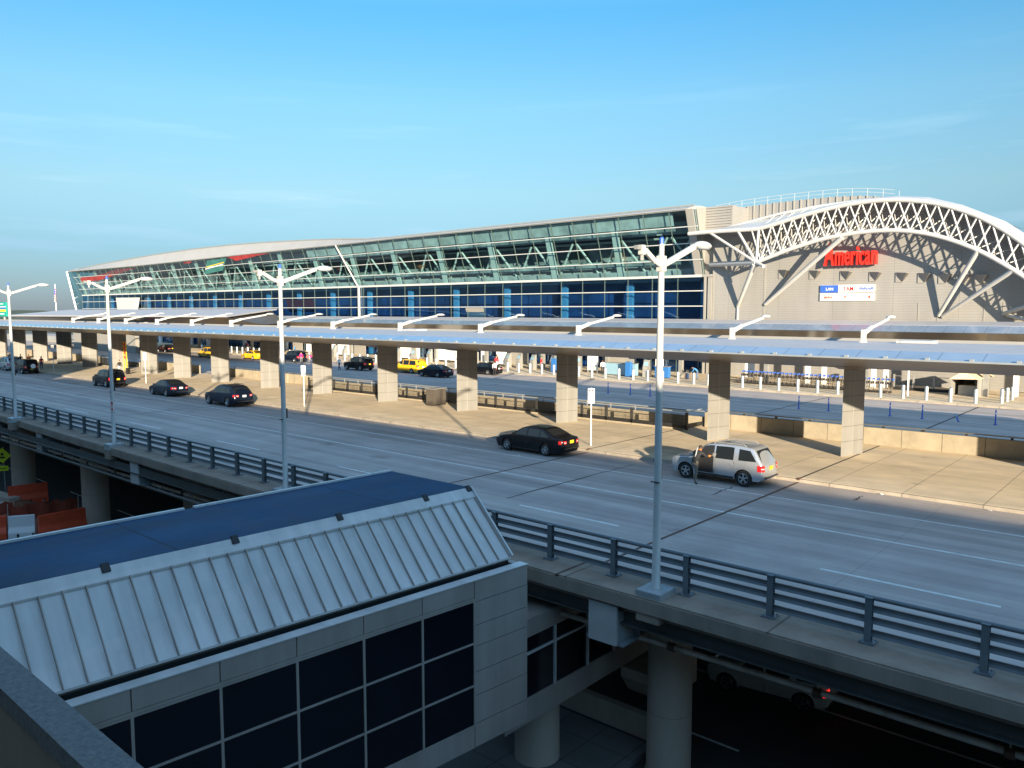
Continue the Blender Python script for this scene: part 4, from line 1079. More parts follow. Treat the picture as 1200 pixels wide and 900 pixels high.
    if hatch:
        p = Vector((top[11][0], 0, top[11][1]))
        hd = link(bpy.data.objects.new('hatch', None)); hd.parent = t; hd.location = p; hd.rotation_euler = (0, math.radians(-8), 0)
        MB().box(-1.0, 0, -W_ * .38, W_ * .38, .0, .05).build('hatch_panel', pm_, hd, bevel=.015)
        MB().box(-.62, -.08, -W_ * .33, W_ * .33, .051, .06).build('rear_window', M['cglassdark'], hd)
        MB().add([(rx - .001, -W_ * .36, .7), (rx - .001, W_ * .36, .7), (top[11][0] - .04, W_ * .32, top[11][1]), (top[11][0] - .04, -W_ * .32, top[11][1])], [(0, 1, 2, 3)]).build('boot_shade_sheet', M['blackp'], t)  # flat black sheet stands in for the shade inside the boot
    return t
M['tailon'] = mat('tail_light_on', (.9, .03, .02), .2, emit=.5, obj=True)
BLACK = paint('black', (.003, .004, .007), .0); NAVY = paint('navy', (.004, .009, .022), .1)
for p_ in (BLACK, NAVY):
    q_ = p_.node_tree.nodes['Principled BSDF']; q_.inputs['Coat Weight'].default_value = .12; q_.inputs['Specular IOR Level'].default_value = .32; SILVER = paint('silver', (.50, .52, .55), .65)
YEL = paint('yellow', (.80, .42, .01), .0); REDP = paint('red', (.28, .012, .012), .2); WHITEP = paint('white', (.55, .55, .53), .0)
Y1 = 33.72
G1 = 'cars stopped along the near kerb'; G2 = 'cars stopped on the far road'
car('sedan', BLACK, 'black sedan with orange plate stopped alone by the white parking sign', (-27.78, Y1, 0), PI, G1)
car('suv', SILVER, 'silver sport utility car with its driver door open and a person leaning in', (-16.58, Y1, 0), PI, G1, open_door=True)
car('crossover', NAVY, 'black sport utility car with white plate, third car from the right at the near kerb', (-61.05, Y1 + .1, 0), PI, G1, plate='platew')
car('sedan', NAVY, 'small dark sedan between two black sport utility cars at the near kerb', (-72.3, Y1 + .35, 0), PI, G1, plate='platew')
car('suv', BLACK, 'black sport utility car with orange plate just right of the second lamp post', (-85.4, Y1 + .3, 0), PI, G1)
car('offroader', BLACK, 'dark off-road car with a white-covered spare wheel on its tailgate at far left', (-110.9, Y1 + .6, 0), PI, G1, spare=True)
car('suv', SILVER, 'pale silver car at the far left edge ahead of the dark off-road car', (-118.5, Y1 + 1.0, 0), PI, G1)
car('minivan', YEL, 'yellow minivan taxi with side windows between two columns', (-75.6, 66.6, 0), PI, G2, cat='taxi', name='taxi', plate='platew')
car('sedan', YEL, 'yellow sedan taxi seen in the gap right of the left black sport utility car', (-115.2, 68.3, 0), PI, G2, cat='taxi', name='taxi', plate='platew')
car('minivan', YEL, 'yellow taxi half hidden behind a column at left', (-125.2, 66.2, 0), PI, G2, cat='taxi', name='taxi', plate='platew')
car('suv', NAVY, 'dark blue sport utility car on the far road with brightly dressed people at its rear', (-104.2, 68.6, 0), PI, G2, hatch=True)
car('suv', BLACK, 'dark car with its tailgate raised, left of the yellow minivan taxi', (-84.1, 65.2, 0), PI, G2, hatch=True)
car('sedan', NAVY, 'dark blue sedan beside the yellow minivan taxi', (-68.6, 64.4, 0), PI, G2, plate='platew')
car('sedan', BLACK, 'black sedan partly behind a column beside the white-shirted attendant', (-66.8, 71.0, 0), PI, G2, plate='platew')
car('offroader', REDP, 'red car seen from behind through a gap between left columns', (-152, 66.5, 0), PI, G2, plate='platew')
car('sedan', BLACK, 'dark car stopped close to the red car on the far road', (-147, 69.2, 0), PI, G2)
car('suv', WHITEP, 'white sport utility car with a lit red tail light in the dark under the road', (-11.9, 28.7, -6.9), PI + .12, None, lights_on=True)

# ------------------------------------------------------------------ people
def cloth(name, col): return mat('cloth_' + name, col, .85, noise=.2, scale=20, obj=True)
CL = {k: cloth(k, c) for k, c in dict(white=(.72, .72, .72), black=(.02, .02, .022), navy=(.03, .05, .12), khaki=(.17, .14, .11), jeans=(.08, .14, .26), red=(.5, .03, .04), pink=(.75, .03, .22), orange=(.85, .22, .02), green=(.05, .4, .2), blue=(.06, .25, .6), grey=(.2, .2, .21), yellow=(.8, .6, .05), shoe=(.02, .018, .016)).items()}
def pose_joints(pose):
    J = {}
    def arm(s, sh, el, wr): J['sh' + s] = sh; J['el' + s] = el; J['wr' + s] = wr
    def leg(s, hp, kn, an, toe): J['hp' + s] = hp; J['kn' + s] = kn; J['an' + s] = an; J['to' + s] = toe
    if pose == 'stand':
        J.update(pel=(0, 0, .95), wai=(0, 0, 1.12), che=(.01, 0, 1.32), nek=(.0, 0, 1.48), hd0=(.02, 0, 1.58), hd1=(.03, 0, 1.70))
        arm('L', (0, .19, 1.42), (-.03, .25, 1.14), (.08, .24, .90)); arm('R', (0, -.19, 1.42), (-.03, -.25, 1.14), (.10, -.22, .92))
        leg('L', (0, .10, .90), (.02, .11, .50), (-.02, .11, .09), (.14, .12, .035)); leg('R', (0, -.10, .90), (.02, -.11, .50), (-.02, -.12, .09), (.14, -.15, .035))
    elif pose == 'walk':
        J.update(pel=(0, 0, .93), wai=(.01, 0, 1.10), che=(.04, 0, 1.31), nek=(.05, 0, 1.47), hd0=(.07, 0, 1.57), hd1=(.09, 0, 1.69))
        arm('L', (.03, .19, 1.41), (.10, .25, 1.14), (.28, .22, .98)); arm('R', (.03, -.19, 1.41), (-.12, -.24, 1.16), (-.12, -.24, .90))
        leg('L', (0, .10, .88), (-.05, .10, .48), (-.30, .10, .14), (-.20, .11, .04)); leg('R', (0, -.10, .88), (.17, -.10, .50), (.24, -.10, .09), (.39, -.11, .05))
    elif pose == 'bend':
        J.update(pel=(-.10, 0, .92), wai=(.02, 0, 1.08), che=(.20, 0, 1.20), nek=(.34, 0, 1.28), hd0=(.43, 0, 1.29), hd1=(.53, 0, 1.32))
        arm('L', (.27, .19, 1.26), (.36, .24, .98), (.52, .20, .84)); arm('R', (.27, -.19, 1.26), (.38, -.24, 1.0), (.54, -.18, .86))
        leg('L', (-.10, .10, .87), (.02, .11, .48), (-.05, .11, .09), (.11, .12, .035)); leg('R', (-.10, -.10, .87), (-.02, -.11, .48), (-.16, -.12, .09), (0, -.13, .035))
    elif pose == 'lean':      # leaning into a car, one foot back
        J.update(pel=(-.08, 0, .95), wai=(.0, 0, 1.13), che=(.12, 0, 1.32), nek=(.24, 0, 1.45), hd0=(.33, .02, 1.50), hd1=(.42, .02, 1.58))
        arm('L', (.15, .19, 1.40), (.34, .30, 1.24), (.52, .30, 1.16)); arm('R', (.15, -.19, 1.40), (.30, -.30, 1.22), (.50, -.34, 1.22))
        leg('L', (-.08, .10, .90), (.14, .12, .58), (.04, .12, .20), (.18, .13, .16)); leg('R', (-.08, -.10, .90), (-.10, -.11, .50), (-.20, -.12, .09), (-.04, -.13, .035))
    return J
RAD = dict(pel=.135, wai=.125, che=.15, nek=.055, hd0=.082, hd1=.075, shL=.07, shR=.07, elL=.045, elR=.045, wrL=.028, wrR=.028, hpL=.095, hpR=.095, knL=.06, knR=.06, anL=.042, anR=.042, toL=.035, toR=.035)
EDG = [('pel', 'wai'), ('wai', 'che'), ('che', 'nek'), ('nek', 'hd0'), ('hd0', 'hd1')] + [e for s in 'LR' for e in (('che', 'sh' + s), ('sh' + s, 'el' + s), ('el' + s, 'wr' + s), ('pel', 'hp' + s), ('hp' + s, 'kn' + s), ('kn' + s, 'an' + s), ('an' + s, 'to' + s))]
def body_mesh(pose):
    J = pose_joints(pose); names = list(J); vs = [Vector(J[k]) for k in names]; rad = [RAD[k] for k in names]
    es = [(names.index(a), names.index(b)) for a, b in EDG]
    cls = []
    for s, sy in (('L', 1), ('R', -1)):      # palm and five fingers
        w_ = Vector(J['wr' + s]); d = (w_ - Vector(J['el' + s])).normalized(); side = Vector((1, 0, 0)) - d * d.x
        side = side.normalized() if side.length > .1 else Vector((0, sy, 0)); nrm = d.cross(side).normalized()
        palm = len(vs); vs.append(w_ + d * .075); rad.append(.030); es.append((names.index('wr' + s), palm))
        for q, (off, ln) in enumerate(((-.030, .065), (-.010, .078), (.010, .074), (.030, .058))):
            a = len(vs); vs.append(w_ + d * .10 + side * off); rad.append(.009); es.append((palm, a))
            b = len(vs); vs.append(w_ + d * (.10 + ln * .6) + side * off * 1.15 + nrm * .012); rad.append(.0085); es.append((a, b))
            c = len(vs); vs.append(w_ + d * (.10 + ln) + side * off * 1.15 + nrm * .035); rad.append(.007); es.append((b, c))
        a = len(vs); vs.append(w_ + d * .055 + side * .045); rad.append(.010); es.append((palm, a))
        b = len(vs); vs.append(w_ + d * .10 + side * .062 + nrm * .01); rad.append(.008); es.append((a, b))
    me = bpy.data.meshes.new('tmp'); me.from_pydata(vs, es, [])
    o = bpy.data.objects.new('tmp', me); C.objects.link(o)
    md = o.modifiers.new('s', 'SKIN'); md.use_smooth_shade = True
    lay = me.skin_vertices[0]
    for i, r_ in enumerate(rad):
        lay.data[i].radius = (r_, r_); lay.data[i].use_root = (i == 0)
    for k in ('che', 'wai', 'pel'):
        i = names.index(k); lay.data[i].radius = (rad[i] * .78, rad[i] * 1.12) if False else (rad[i] * .95, rad[i] * .95)
    sb_ = o.modifiers.new('u', 'SUBSURF'); sb_.levels = 1; sb_.render_levels = 1
    dg = bpy.context.evaluated_depsgraph_get(); dg.update()
    res = bpy.data.meshes.new_from_object(o.evaluated_get(dg)); bpy.data.objects.remove(o); bpy.data.meshes.remove(me)
    # per-face clothing: 0 skin 1 top 2 trousers 3 shoes
    def dseg(p, a, b):
        ab = b - a; t_ = max(0, min(1, (p - a).dot(ab) / max(1e-9, ab.length_squared))); return (p - (a + ab * t_)).length
    V_ = {k: Vector(v) for k, v in J.items()}
    segs_ = [(V_[a], V_[b], (0 if a in ('nek', 'hd0') else 1 if a in ('che', 'wai', 'pel') and not b.startswith('hp') or a.startswith('sh') or a.startswith('el') else 3 if a.startswith('an') else 2)) for a, b in EDG]
    for s in 'LR':
        d = (V_['wr' + s] - V_['el' + s]).normalized(); segs_.append((V_['wr' + s] + d * .03, V_['wr' + s] + d * .25, 0))
    while len(res.materials) < 4: res.materials.append(None)
    for pf in res.polygons:
        c = pf.center
        pf.material_index = min(segs_, key=lambda q: dseg(c, q[0], q[1]))[2]
        pf.use_smooth = True
    return res, J
BODIES = {}
def person(pose, top_, low_, label, loc, rz=0., group=None, skin='skin', bag=None, scale=1.):
    if pose not in BODIES: BODIES[pose] = body_mesh(pose)
    me, J = BODIES[pose]; me = me.copy(); ix = [0] * len(me.polygons); me.polygons.foreach_get('material_index', ix); me.materials.clear()
    for m in (M[skin], CL[top_], CL[low_], CL['shoe']): me.materials.append(m)
    me.polygons.foreach_set('material_index', ix)
    t = link(bpy.data.objects.new('person', me)); me.name = 'person'
    t.location = loc; t.rotation_euler = (0, 0, rz); t.scale = (scale,) * 3
    tag(t, label, 'person', group)
    # hair cap, head details
    h = (Vector(J['hd0']) * .35 + Vector(J['hd1']) * .65) + Vector((-.018, 0, .028)); ax = (Vector(J['hd1']) - Vector(J['nek'])).normalized()
    mb = MB(); vs = []; n_ = 10
    for i in range(6):
        ph = PI * .5 * i / 5
        for k in range(n_):
            a = 2 * PI * k / n_; vs.append(h + Vector((.100 * math.cos(ph) * math.cos(a) - .012, .088 * math.cos(ph) * math.sin(a), .098 * math.sin(ph) - (.03 if (i == 0 and math.cos(a) < .2) else -.01 if i == 0 else 0))))
    mb.add(vs, [(i * n_ + k, i * n_ + (k + 1) % n_, (i + 1) * n_ + (k + 1) % n_, (i + 1) * n_ + k) for i in range(5) for k in range(n_)])
    mb.build('hair', M['hair'], t, smooth=60)
    f = Vector(J['hd0']) * .45 + Vector(J['hd1']) * .55
    fm_ = MB().obox(f + Vector((.088, 0, -.012)), (.018, 0, -.004), (0, .011, 0), (.004, 0, .02)); fm_.build('nose', M[skin], t, bevel=.004)
    for s in (-1, 1): MB().obox(f + Vector((.078, .032 * s, .012)), (.006, 0, 0), (0, .012, 0), (0, 0, .006)).build('eye', M['hair'], t)
    MB().obox(f + Vector((.080, 0, -.052)), (.004, 0, 0), (0, .022, 0), (0, 0, .005)).build('mouth', CL['red'], t)
    for s in (-1, 1): MB().obox(f + Vector((.0, .084 * s, -.01)), (.016, 0, 0), (0, .008, 0), (0, 0, .028)).build('ear', M[skin], t, bevel=.004)
    return t
def suitcase(m, label, loc, rz=0., s=1.):
    t = thing('suitcase', label, 'suitcase', loc, rz)
    MB().box(-.13 * s, .13 * s, -.22 * s, .22 * s, .05, .68 * s).build('shell', m, t, bevel=.03)
    MB().path([(0, -.12, .66 * s), (0, -.12, 1.0 * s), (0, .12, 1.0 * s), (0, .12, .66 * s)], .012, 6).build('pull_handle', M['grey'], t)
    MB().tube((.1, -.2, .04), (.1, -.16, .04), .04).tube((.1, .16, .04), (.1, .2, .04), .04).tube((-.1, -.2, .04), (-.1, -.16, .04), .04).tube((-.1, .16, .04), (-.1, .2, .04), .04).build('wheels', M['blackp'], t)
    return t
# the person leaning into the silver car (feet on the road)
pp = person('lean', 'black', 'khaki', 'person in black top and brown trousers leaning into the silver sport utility car', (-17.08, 32.05, 0), math.radians(82), skin='skind', scale=1.03)
MB().lathe([(.075, 0), (.082, .03), (.07, .06)], (.27, 0, 1.44), 12).build('collar', CL['orange'], pp)
MB().tube((.45, -.33, 1.22), (.53, -.345, 1.22), .045, n=10).build('cuff', CL['orange'], pp)
P15 = .15
person('stand', 'white', 'black', 'attendant in white shirt standing beside the black sedan on the far road', (-64.2, 70.0, 0), math.radians(120), skin='skind')
person('walk', 'white', 'navy', 'man in white shirt walking on the far road left of the raised tailgate', (-85.6, 63.2, 0), math.radians(190))
person('stand', 'red', 'grey', 'person in white and red standing among the check-in desks', (-64.3, 79.0, P15), math.radians(200))
person('stand', 'white', 'black', 'porter in white shirt standing left of the pale blue desk', (-54.5, 78.6, P15), math.radians(-60), skin='skind')
person('bend', 'blue', 'jeans', 'person in light blue top and jeans bending over a bag by the terminal kerb', (-42.6, 79.7, P15), math.radians(200))
person('walk', 'black', 'white', 'dark-jacketed man with pale trousers walking near a suitcase on the left pavement', (-98.6, 40.6, P15), math.radians(200))
person('stand', 'pink', 'grey', 'person in bright pink top behind the dark blue sport utility car', (-100.2, 67.2, 0), math.radians(160))
person('stand', 'orange', 'black', 'person in orange top behind the dark blue sport utility car', (-99.2, 68.6, 0), math.radians(200))
person('bend', 'pink', 'navy', 'person in pink bending at the rear of the dark blue sport utility car', (-98.2, 67.6, 0), math.radians(180))
person('stand', 'red', 'black', 'person in red top beyond the raised tailgate of the dark car', (-82.0, 68.4, 0), math.radians(180))
person('stand', 'navy', 'black', 'dark-clothed person at the far left edge beside the silver car', (-124.5, 36.6, P15), math.radians(-30))
person('walk', 'black', 'grey', 'person in black walking on the left pavement behind the silver car', (-121.5, 37.0, P15), math.radians(-10))
person('stand', 'red', 'navy', 'person in red top on the left pavement behind the dark off-road car', (-113.4, 36.9, P15), math.radians(190))
person('stand', 'orange', 'black', 'person in orange vest at the left edge of the pavement', (-119.3, 37.3, P15), math.radians(190))
pc = [('blue', 'jeans'), ('white', 'navy'), ('black', 'grey'), ('red', 'black'), ('navy', 'khaki'), ('grey', 'jeans'), ('green', 'black'), ('white', 'khaki'), ('blue', 'black'), ('yellow', 'navy')]
spots = [(-148.2, 76.8), (-143.6, 78.2), (-139.0, 77.2), (-136.0, 79.5), (-133.4, 77.6), (-130.9, 76.6), (-127.2, 78.9), (-122.7, 77.2), (-118.8, 78.4), (-95.6, 78.4), (-91.0, 77.3), (-79.1, 78.2), (-72.0, 79.0), (-70.2, 76.9), (-47.2, 79.9)]
where = ['at the red car', 'just right of the red car', 'among bollards right of the red car', 'farther back right of the red car', 'left of the half-hidden taxi', 'close to the kerb by the half-hidden taxi', 'behind the half-hidden taxi', 'left of the yellow sedan taxi', 'behind the yellow sedan taxi', 'behind the dark blue sport utility car', 'right of the dark blue sport utility car', 'behind the yellow minivan taxi', 'behind the dark blue sedan', 'between the dark sedan and the kerb', 'near the long blue desk']
for i, ((x, y), wh) in enumerate(zip(spots, where)):
    a, b = pc[i % len(pc)]
    person(('stand', 'walk')[i % 2], a, b, 'traveller in %s top and %s trousers %s' % (a, b, wh), (x, y, P15), random.uniform(0, 6.28), 'travellers on the terminal pavement', skin=('skin', 'skind')[i % 3 == 0])
suitcase(M['blackp'], 'black suitcase beside the walking man on the left pavement', (-98.0, 41.3, P15), .4, 1.1)
suitcase(M['soffit'], 'brown suitcase standing beside the blue desk near the bollards', (-48.2, 79.0, P15), .2, 1.2)
suitcase(CL['navy'], 'dark blue suitcase at the feet of the bending person in blue', (-43.6, 79.4, P15), 1.2)
suitcase(M['red'], 'red suitcase low beside the grey check-in desks', (-58.9, 77.2, P15), 1.4, .7)

# ------------------------------------------------------------------ terminal
TO = (-100, 88, 0)
tb = thing('terminal', 'long glazed airport terminal with a white arched roof truss at its right end', 'terminal building', TO)
def T(p): return (p[0] - TO[0], p[1] - TO[1], p[2] - TO[2])
class TMB(MB):
    def add(s, vs, fs, mi=0): return MB.add(s, [T(v) for v in vs], fs, mi)
XLf, XR = -236.0, -46.2
def lerp(pts, x):
    pts = sorted(pts)
    if x <= pts[0][0]: return pts[0][1]
    for a, b in zip(pts[:-1], pts[1:]):
        if x <= b[0]: return a[1] + (b[1] - a[1]) * (x - a[0]) / (b[0] - a[0])
    return pts[-1][1]
GT = [(-236, 18.5), (-195, 18.5), (-161, 18.8), (-134, 19.1), (-116, 19.2), (-100, 19.4), (-72, 19.55), (-47.6, 19.7)]
GB = 12.0
ZR = lambda x, k: GB + (lerp(GT, x) - GB) * k / 4
YR = lambda k: 88 - 2.6 * k / 4
# upper leaning green glass, lower blue glass: one sheet per bay row so panes read separately
gx = [XR - 3.64 * i for i in range(53)]
gx[-1] = XLf
g = TMB()
for a, b in zip(gx[1:], gx[:-1]):
    g.quad((a + .04, 88, ZR(a, 0)), (b - .04, 88, ZR(b, 0)), (b - .04, 85.4, ZR(b, 4)), (a + .04, 85.4, ZR(a, 4)))
g.build('upper_glazing', M['ggreen'], tb, fix=False)
g = TMB(); g.quad((XLf, 88, .15), (XR, 88, .15), (XR, 88, 11.85), (XLf, 88, 11.85)); g.build('lower_glazing', M['gblue'], tb, fix=False)
# rails and mullions
mu = TMB()
for k in range(5):
    for a, b in zip(gx[1:], gx[:-1]):
        mu.bar((a, YR(k) - .08, ZR(a, k)), (b, YR(k) - .08, ZR(b, k)), .14, .30 if k == 0 else .10)
for z in (10.2, 8.35, 6.7, 3.4):
    mu.box(XLf, XR, 87.84, 87.98, z - .06, z + .06)
mu.build('glazing_rail', M['mullion'], tb)
mv = TMB()
for x in gx:
    mv.bar((x, 88.0, ZR(x, 0)), (x, 85.40, ZR(x, 4)), .09, .10)
    mv.box(x - .035, x + .035, 87.9, 87.97, .15, 11.8)
mv.build('mullion', M['mulgreen'], tb)
mv = TMB()
mv.bar((-112.8, 87.7, 11.9), (-115.9, 85.25, 19.2), .3, .2); mv.box(-112.95, -112.65, 87.6, 87.9, .15, 11.9)
mv.build('expansion_mullion', M['white'], tb)
# interior: sloping blue-green columns, bracing, floors, back wall
ic = TMB()
cols_ = [-47.6 - 11.05 * i for i in range(18)]
for x in cols_: ic.bar((x, 88.9, 11.8), (x, 86.6, 19.2), .95, .3)
ic.build('leaning_column', M['intcol'], tb)
ib = TMB()
for i, x in enumerate(cols_[:-1]):
    for q in range(3):
        xa = x - 3.68 * q
        s = 1 if (q + i) % 2 else -1
        ib.tube((xa - (3.4 if s > 0 else .3), 89.4, 12.6), (xa - (.3 if s > 0 else 3.4), 88.2, 16.9), .15, n=6)
    ib.tube((x - 5.5, 92.5, 12.2), (x - 1, 89, 17.2), .13, n=6)
for z in (17.0, 14.2, 12.9): ib.tube((XLf + 6, 90.5, z), (XR - 2, 90.5, z), .16, n=8)
ib.build('roof_bracing', M['intcol'], tb)
ip = TMB()
ip.box(XLf + 4, XR - 1, 89.7, 89.8, 17.35, 18.9); ip.box(XLf + 4, XR - 1, 89.6, 89.9, 12.1, 13.05); ip.box(XLf + 4, XR - 1, 92.8, 92.9, 13.3, 14.1)
ip.build('pale_bulkhead', M['intpale'], tb)
def band(k0, k1, off, m, name, xa=-128.0, xb=None):
    g = TMB(); xb = XR - 1.2 if xb is None else xb
    xs2 = [x for x in gx if xa <= x <= xb]
    for a, b in zip(xs2[1:], xs2[:-1]):
        z = lambda x, k: GB + (lerp(GT, x) - GB) * k / 4
        g.add([(a, YR(k0) + off, z(a, k0)), (b, YR(k0) + off, z(b, k0)), (b, YR(k1) + off, z(b, k1)), (a, YR(k1) + off, z(a, k1)), (a, YR(k0) + off + .1, z(a, k0)), (b, YR(k0) + off + .1, z(b, k0)), (b, YR(k1) + off + .1, z(b, k1)), (a, YR(k1) + off + .1, z(a, k1))],
              [(0, 1, 2, 3), (4, 5, 6, 7), (0, 1, 5, 4), (3, 2, 6, 7)])
    g.build(name, m, tb)
band(3.15, 3.97, .75, M['intpale'], 'blind_band'); band(2.75, 3.1, .95, M['intmid'], 'blind_band'); band(.08, .42, .8, M['intpale'], 'parapet_band'); band(.75, 1.0, 1.1, M['intmid'], 'parapet_band')
ip = TMB(); ip.box(XLf + 5, XR - 1, 93.4, 93.5, 12, 17.4); ip.build('inner_wall', M['intmid'], tb)
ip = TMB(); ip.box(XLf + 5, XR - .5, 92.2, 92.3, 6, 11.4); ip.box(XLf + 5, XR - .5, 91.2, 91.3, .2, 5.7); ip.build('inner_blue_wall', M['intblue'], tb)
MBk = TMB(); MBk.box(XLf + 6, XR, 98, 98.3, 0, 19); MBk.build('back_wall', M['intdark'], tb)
mm = TMB(); mm.box(-228, -128, 94.5, 94.7, 12.4, 17.6); mm.build('mural_wall', M['mural'], tb)
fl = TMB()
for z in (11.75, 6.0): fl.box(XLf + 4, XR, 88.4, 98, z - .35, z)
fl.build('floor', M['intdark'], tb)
bc = TMB()
for x in [-47.0 - 10.85 * i for i in range(17)]: bc.box(x - .45, x + .45, 89.4, 89.9, 6, 11.4); bc.box(x - .3, x + .3, 89.4, 89.9, .15, 5.7)
bc.build('blue_column', M['intbluecol'], tb)
# red and teal banners seen through the left glass
M['redban'] = mat('faded_red_banner', (.30, .03, .03), .6, noise=.4, scale=.6)
M['tealban'] = mat('faded_teal_banner', (.04, .17, .16), .6, noise=.3, scale=.6)
def banner(name, m, pts, y=87.2):
    g = TMB(); g.prism(pts, lambda p: (p[0], y + (12 - p[1]) * .34 + .5, p[1]), lambda p: (p[0], y + (12 - p[1]) * .34 + .6, p[1])); g.build(name, m, tb)
banner('red_banner', M['redban'], [(-232, 15.6), (-220, 15.7), (-196, 18.1), (-206, 18.2), (-222, 16.9), (-232, 16.7)])
banner('red_banner', M['redban'], [(-150, 17.9), (-141, 18.6), (-137, 18.8), (-147, 19.0), (-153, 18.8)])
banner('red_banner', M['redban'], [(-172, 18.2), (-169, 18.2), (-168, 18.6), (-172, 18.7)])
banner('teal_banner', M['tealban'], [(-164.5, 15.6), (-156.5, 16.2), (-153.5, 18.6), (-161.5, 18.4)])
banner('teal_banner_stripe', M['whitep'], [(-163.4, 16.6), (-155.6, 17.3), (-155.4, 17.5), (-163.2, 16.8)], 87.1)
banner('teal_banner_stripe', M['yellowp'], [(-162.9, 17.0), (-155.0, 17.7), (-154.8, 17.85), (-162.7, 17.15)], 87.1)
banner('red_banner', M['redban'], [(-137, 8.6), (-128, 8.6), (-128, 10.0), (-137, 10.0)], 87.4)
banner('grey_hoarding', M['panel'], [(-86.6, 6.1), (-82.9, 6.1), (-82.9, 8.2), (-86.6, 8.2)], 86.0)
# white Y-shaped pier
vp = TMB(); vp.yprism([(-208.8, 6), (-201, 6), (-198.7, 11.0), (-210, 11.06)], 86.3, 87.4); vp.build('splayed_pier', M['white'], tb)
# slanted frame at the right end of the glass and end panels
ef = TMB()
ef.prism([(87.99, 11.9), (85.2, 19.75), (88.6, 20.2), (88.6, 11.9)], lambda p: (XR - 1.3 + (p[1] - 12) * -.0, p[0], p[1]), lambda p: (XR - .35, p[0], p[1]))
ef.box(XR - .3, XR + 1.0, 87.8, 88.3, 11.85, 12.15); ef.box(XR, XR + .22, 87.75, 88.2, .15, 11.85); ef.box(XR + .5, XR + 1.0, 87.8, 88.3, .15, 11.8)
ef.build('end_frame', M['panel'], tb)
# roof over the glass: barrel edge
RT = [(-239.3, 18.95), (-222, 19.8), (-207, 20.35), (-188, 20.95), (-170, 21.3), (-155, 21.35), (-141, 21.15), (-128, 20.8), (-118, 20.45), (-110, 20.0), (-102.6, 19.85), (-72, 20.1), (-47.2, 20.3)]
rx_ = sorted(set([p[0] for p in RT] + [-230 + 6 * i for i in range(31)]), reverse=False)
rf = TMB()
def row(x):
    return [(x, 85.25, max(lerp(GT, x) - .02, 0)), (x, 85.25, lerp(GT, x) + .14), (x, 87.0, lerp(RT, x)), (x, 88.2, lerp(RT, x) + .12), (x, 112, lerp(RT, x) + .2), (x, 112, lerp(RT, x) - .6), (x, 88.2, lerp(GT, x) - .02)]
rows_ = [row(x) for x in rx_ if x <= -47.2]
for a, b in zip(rows_[:-1], rows_[1:]):
    for i in range(7): rf.quad(a[i], b[i], b[(i + 1) % 7], a[(i + 1) % 7])
rf.add(rows_[0], [tuple(range(7))]); rf.add(rows_[-1], [tuple(range(7))])
rf.build('roof', M['roofwhite'], tb, smooth=30)
re_ = TMB()
for a, b in zip(rows_[:-1], rows_[1:]): re_.bar((a[2][0], a[2][1] - .1, a[2][2] + .1), (b[2][0], b[2][1] - .1, b[2][2] + .1), .14, .14)
re_.build('roof_edge_trim', M['grey'], tb)
lf = TMB(); lf.prism([(87.9, .15), (85.3, 18.6), (112, 18.6), (112, .15)], lambda p: (XLf - .4 - (0 if p[1] < 5 else 2.0), p[0], p[1]), lambda p: (XLf - .1 - (0 if p[1] < 5 else 2.0), p[0], p[1])); lf.build('end_glazing', M['ggreen'], tb)
lm_ = TMB(); lm_.bar((-236.2, 87.9, 0), (-238.3, 85.2, 18.5), .4, .4); lm_.build('end_mullion', M['mullion'], tb)

# ---- right part: siding wall under the arched roof
TOPC = [(-46.5, 16.75), (-43.2, 16.8), (-37.9, 16.72), (-36.4, 17.05), (-35.4, 17.3), (-33.4, 17.75), (-31.1, 18.2), (-28.4, 18.58), (-26, 18.72), (-23.5, 18.6), (-20.8, 18.12), (-18.6, 17.38), (-16.4, 16.35), (-14.3, 14.9), (-12.9, 13.7), (-11, 11.9), (-9, 9.7), (-7, 7.3), (-5.5, 5.4)]
BOTC = [(-38.1, 13.1), (-34.6, 14.3), (-31.0, 15.25), (-27.8, 15.65), (-25.4, 15.75), (-23, 15.6), (-20.7, 15.12), (-18.45, 14.3), (-16.3, 13.25), (-14.9, 12.35), (-12.85, 10.9), (-11, 9.3), (-9, 7.2), (-7, 4.9)]
BAK = [(-46.5, 17.3), (-45.1, 17.4), (-41.85, 18.0), (-37.0, 18.87), (-32.6, 19.35), (-28.3, 19.55), (-25, 19.5), (-22, 19.1), (-19, 18.1), (-16, 16.6), (-13, 14.3), (-10, 11.6), (-7, 8.2), (-5, 5.8)]
def dense(c, step=.5):
    x0, x1 = c[0][0], c[-1][0]; n = int((x1 - x0) / step); xs_ = [x0 + (x1 - x0) * i / n for i in range(n + 1)]
    z = [lerp(c, x) for x in xs_]
    for _ in range(3): z = [z[0]] + [(z[i - 1] + 2 * z[i] + z[i + 1]) / 4 for i in range(1, n)] + [z[-1]]
    return list(zip(xs_, z))
TOPD, BOTD, BAKD = dense(TOPC), dense(BOTC), dense(BAK)
wa = TMB()
poly = [(-45.1, .15), (18, .15), (18, 6.2), (-5, 6.2)] + [(x, z - .12) for x, z in BAKD[::-1] if -44.9 < x < -5.2] + [(-45.1, 17.0)]
poly = [(-45.15, 16.9)] + [(x, z - .12) for x, z in BAKD if -44.9 < x < -5.2] + [(-5, 5.6), (18, 5.2), (18, .15), (-45.15, .15)]
wa.yprism(poly, 88.0, 88.5); wa.build('siding_wall', M['siding'], tb)
for x, z0_, z1_, w_ in ((-38.65, .15, 13.4, .1), (-45.05, .15, 16.9, .1), (-22.35, 5, 8.6, .04), (-20.55, 5, 8.6, .04), (-16.5, 5, 8.6, .04), (-14.9, 5, 8.6, .04)):
    cp = TMB(); cp.box(x - w_, x + w_, 87.96, 87.998, z0_, z1_); cp.build('panel_trim', M['panel'], tb)
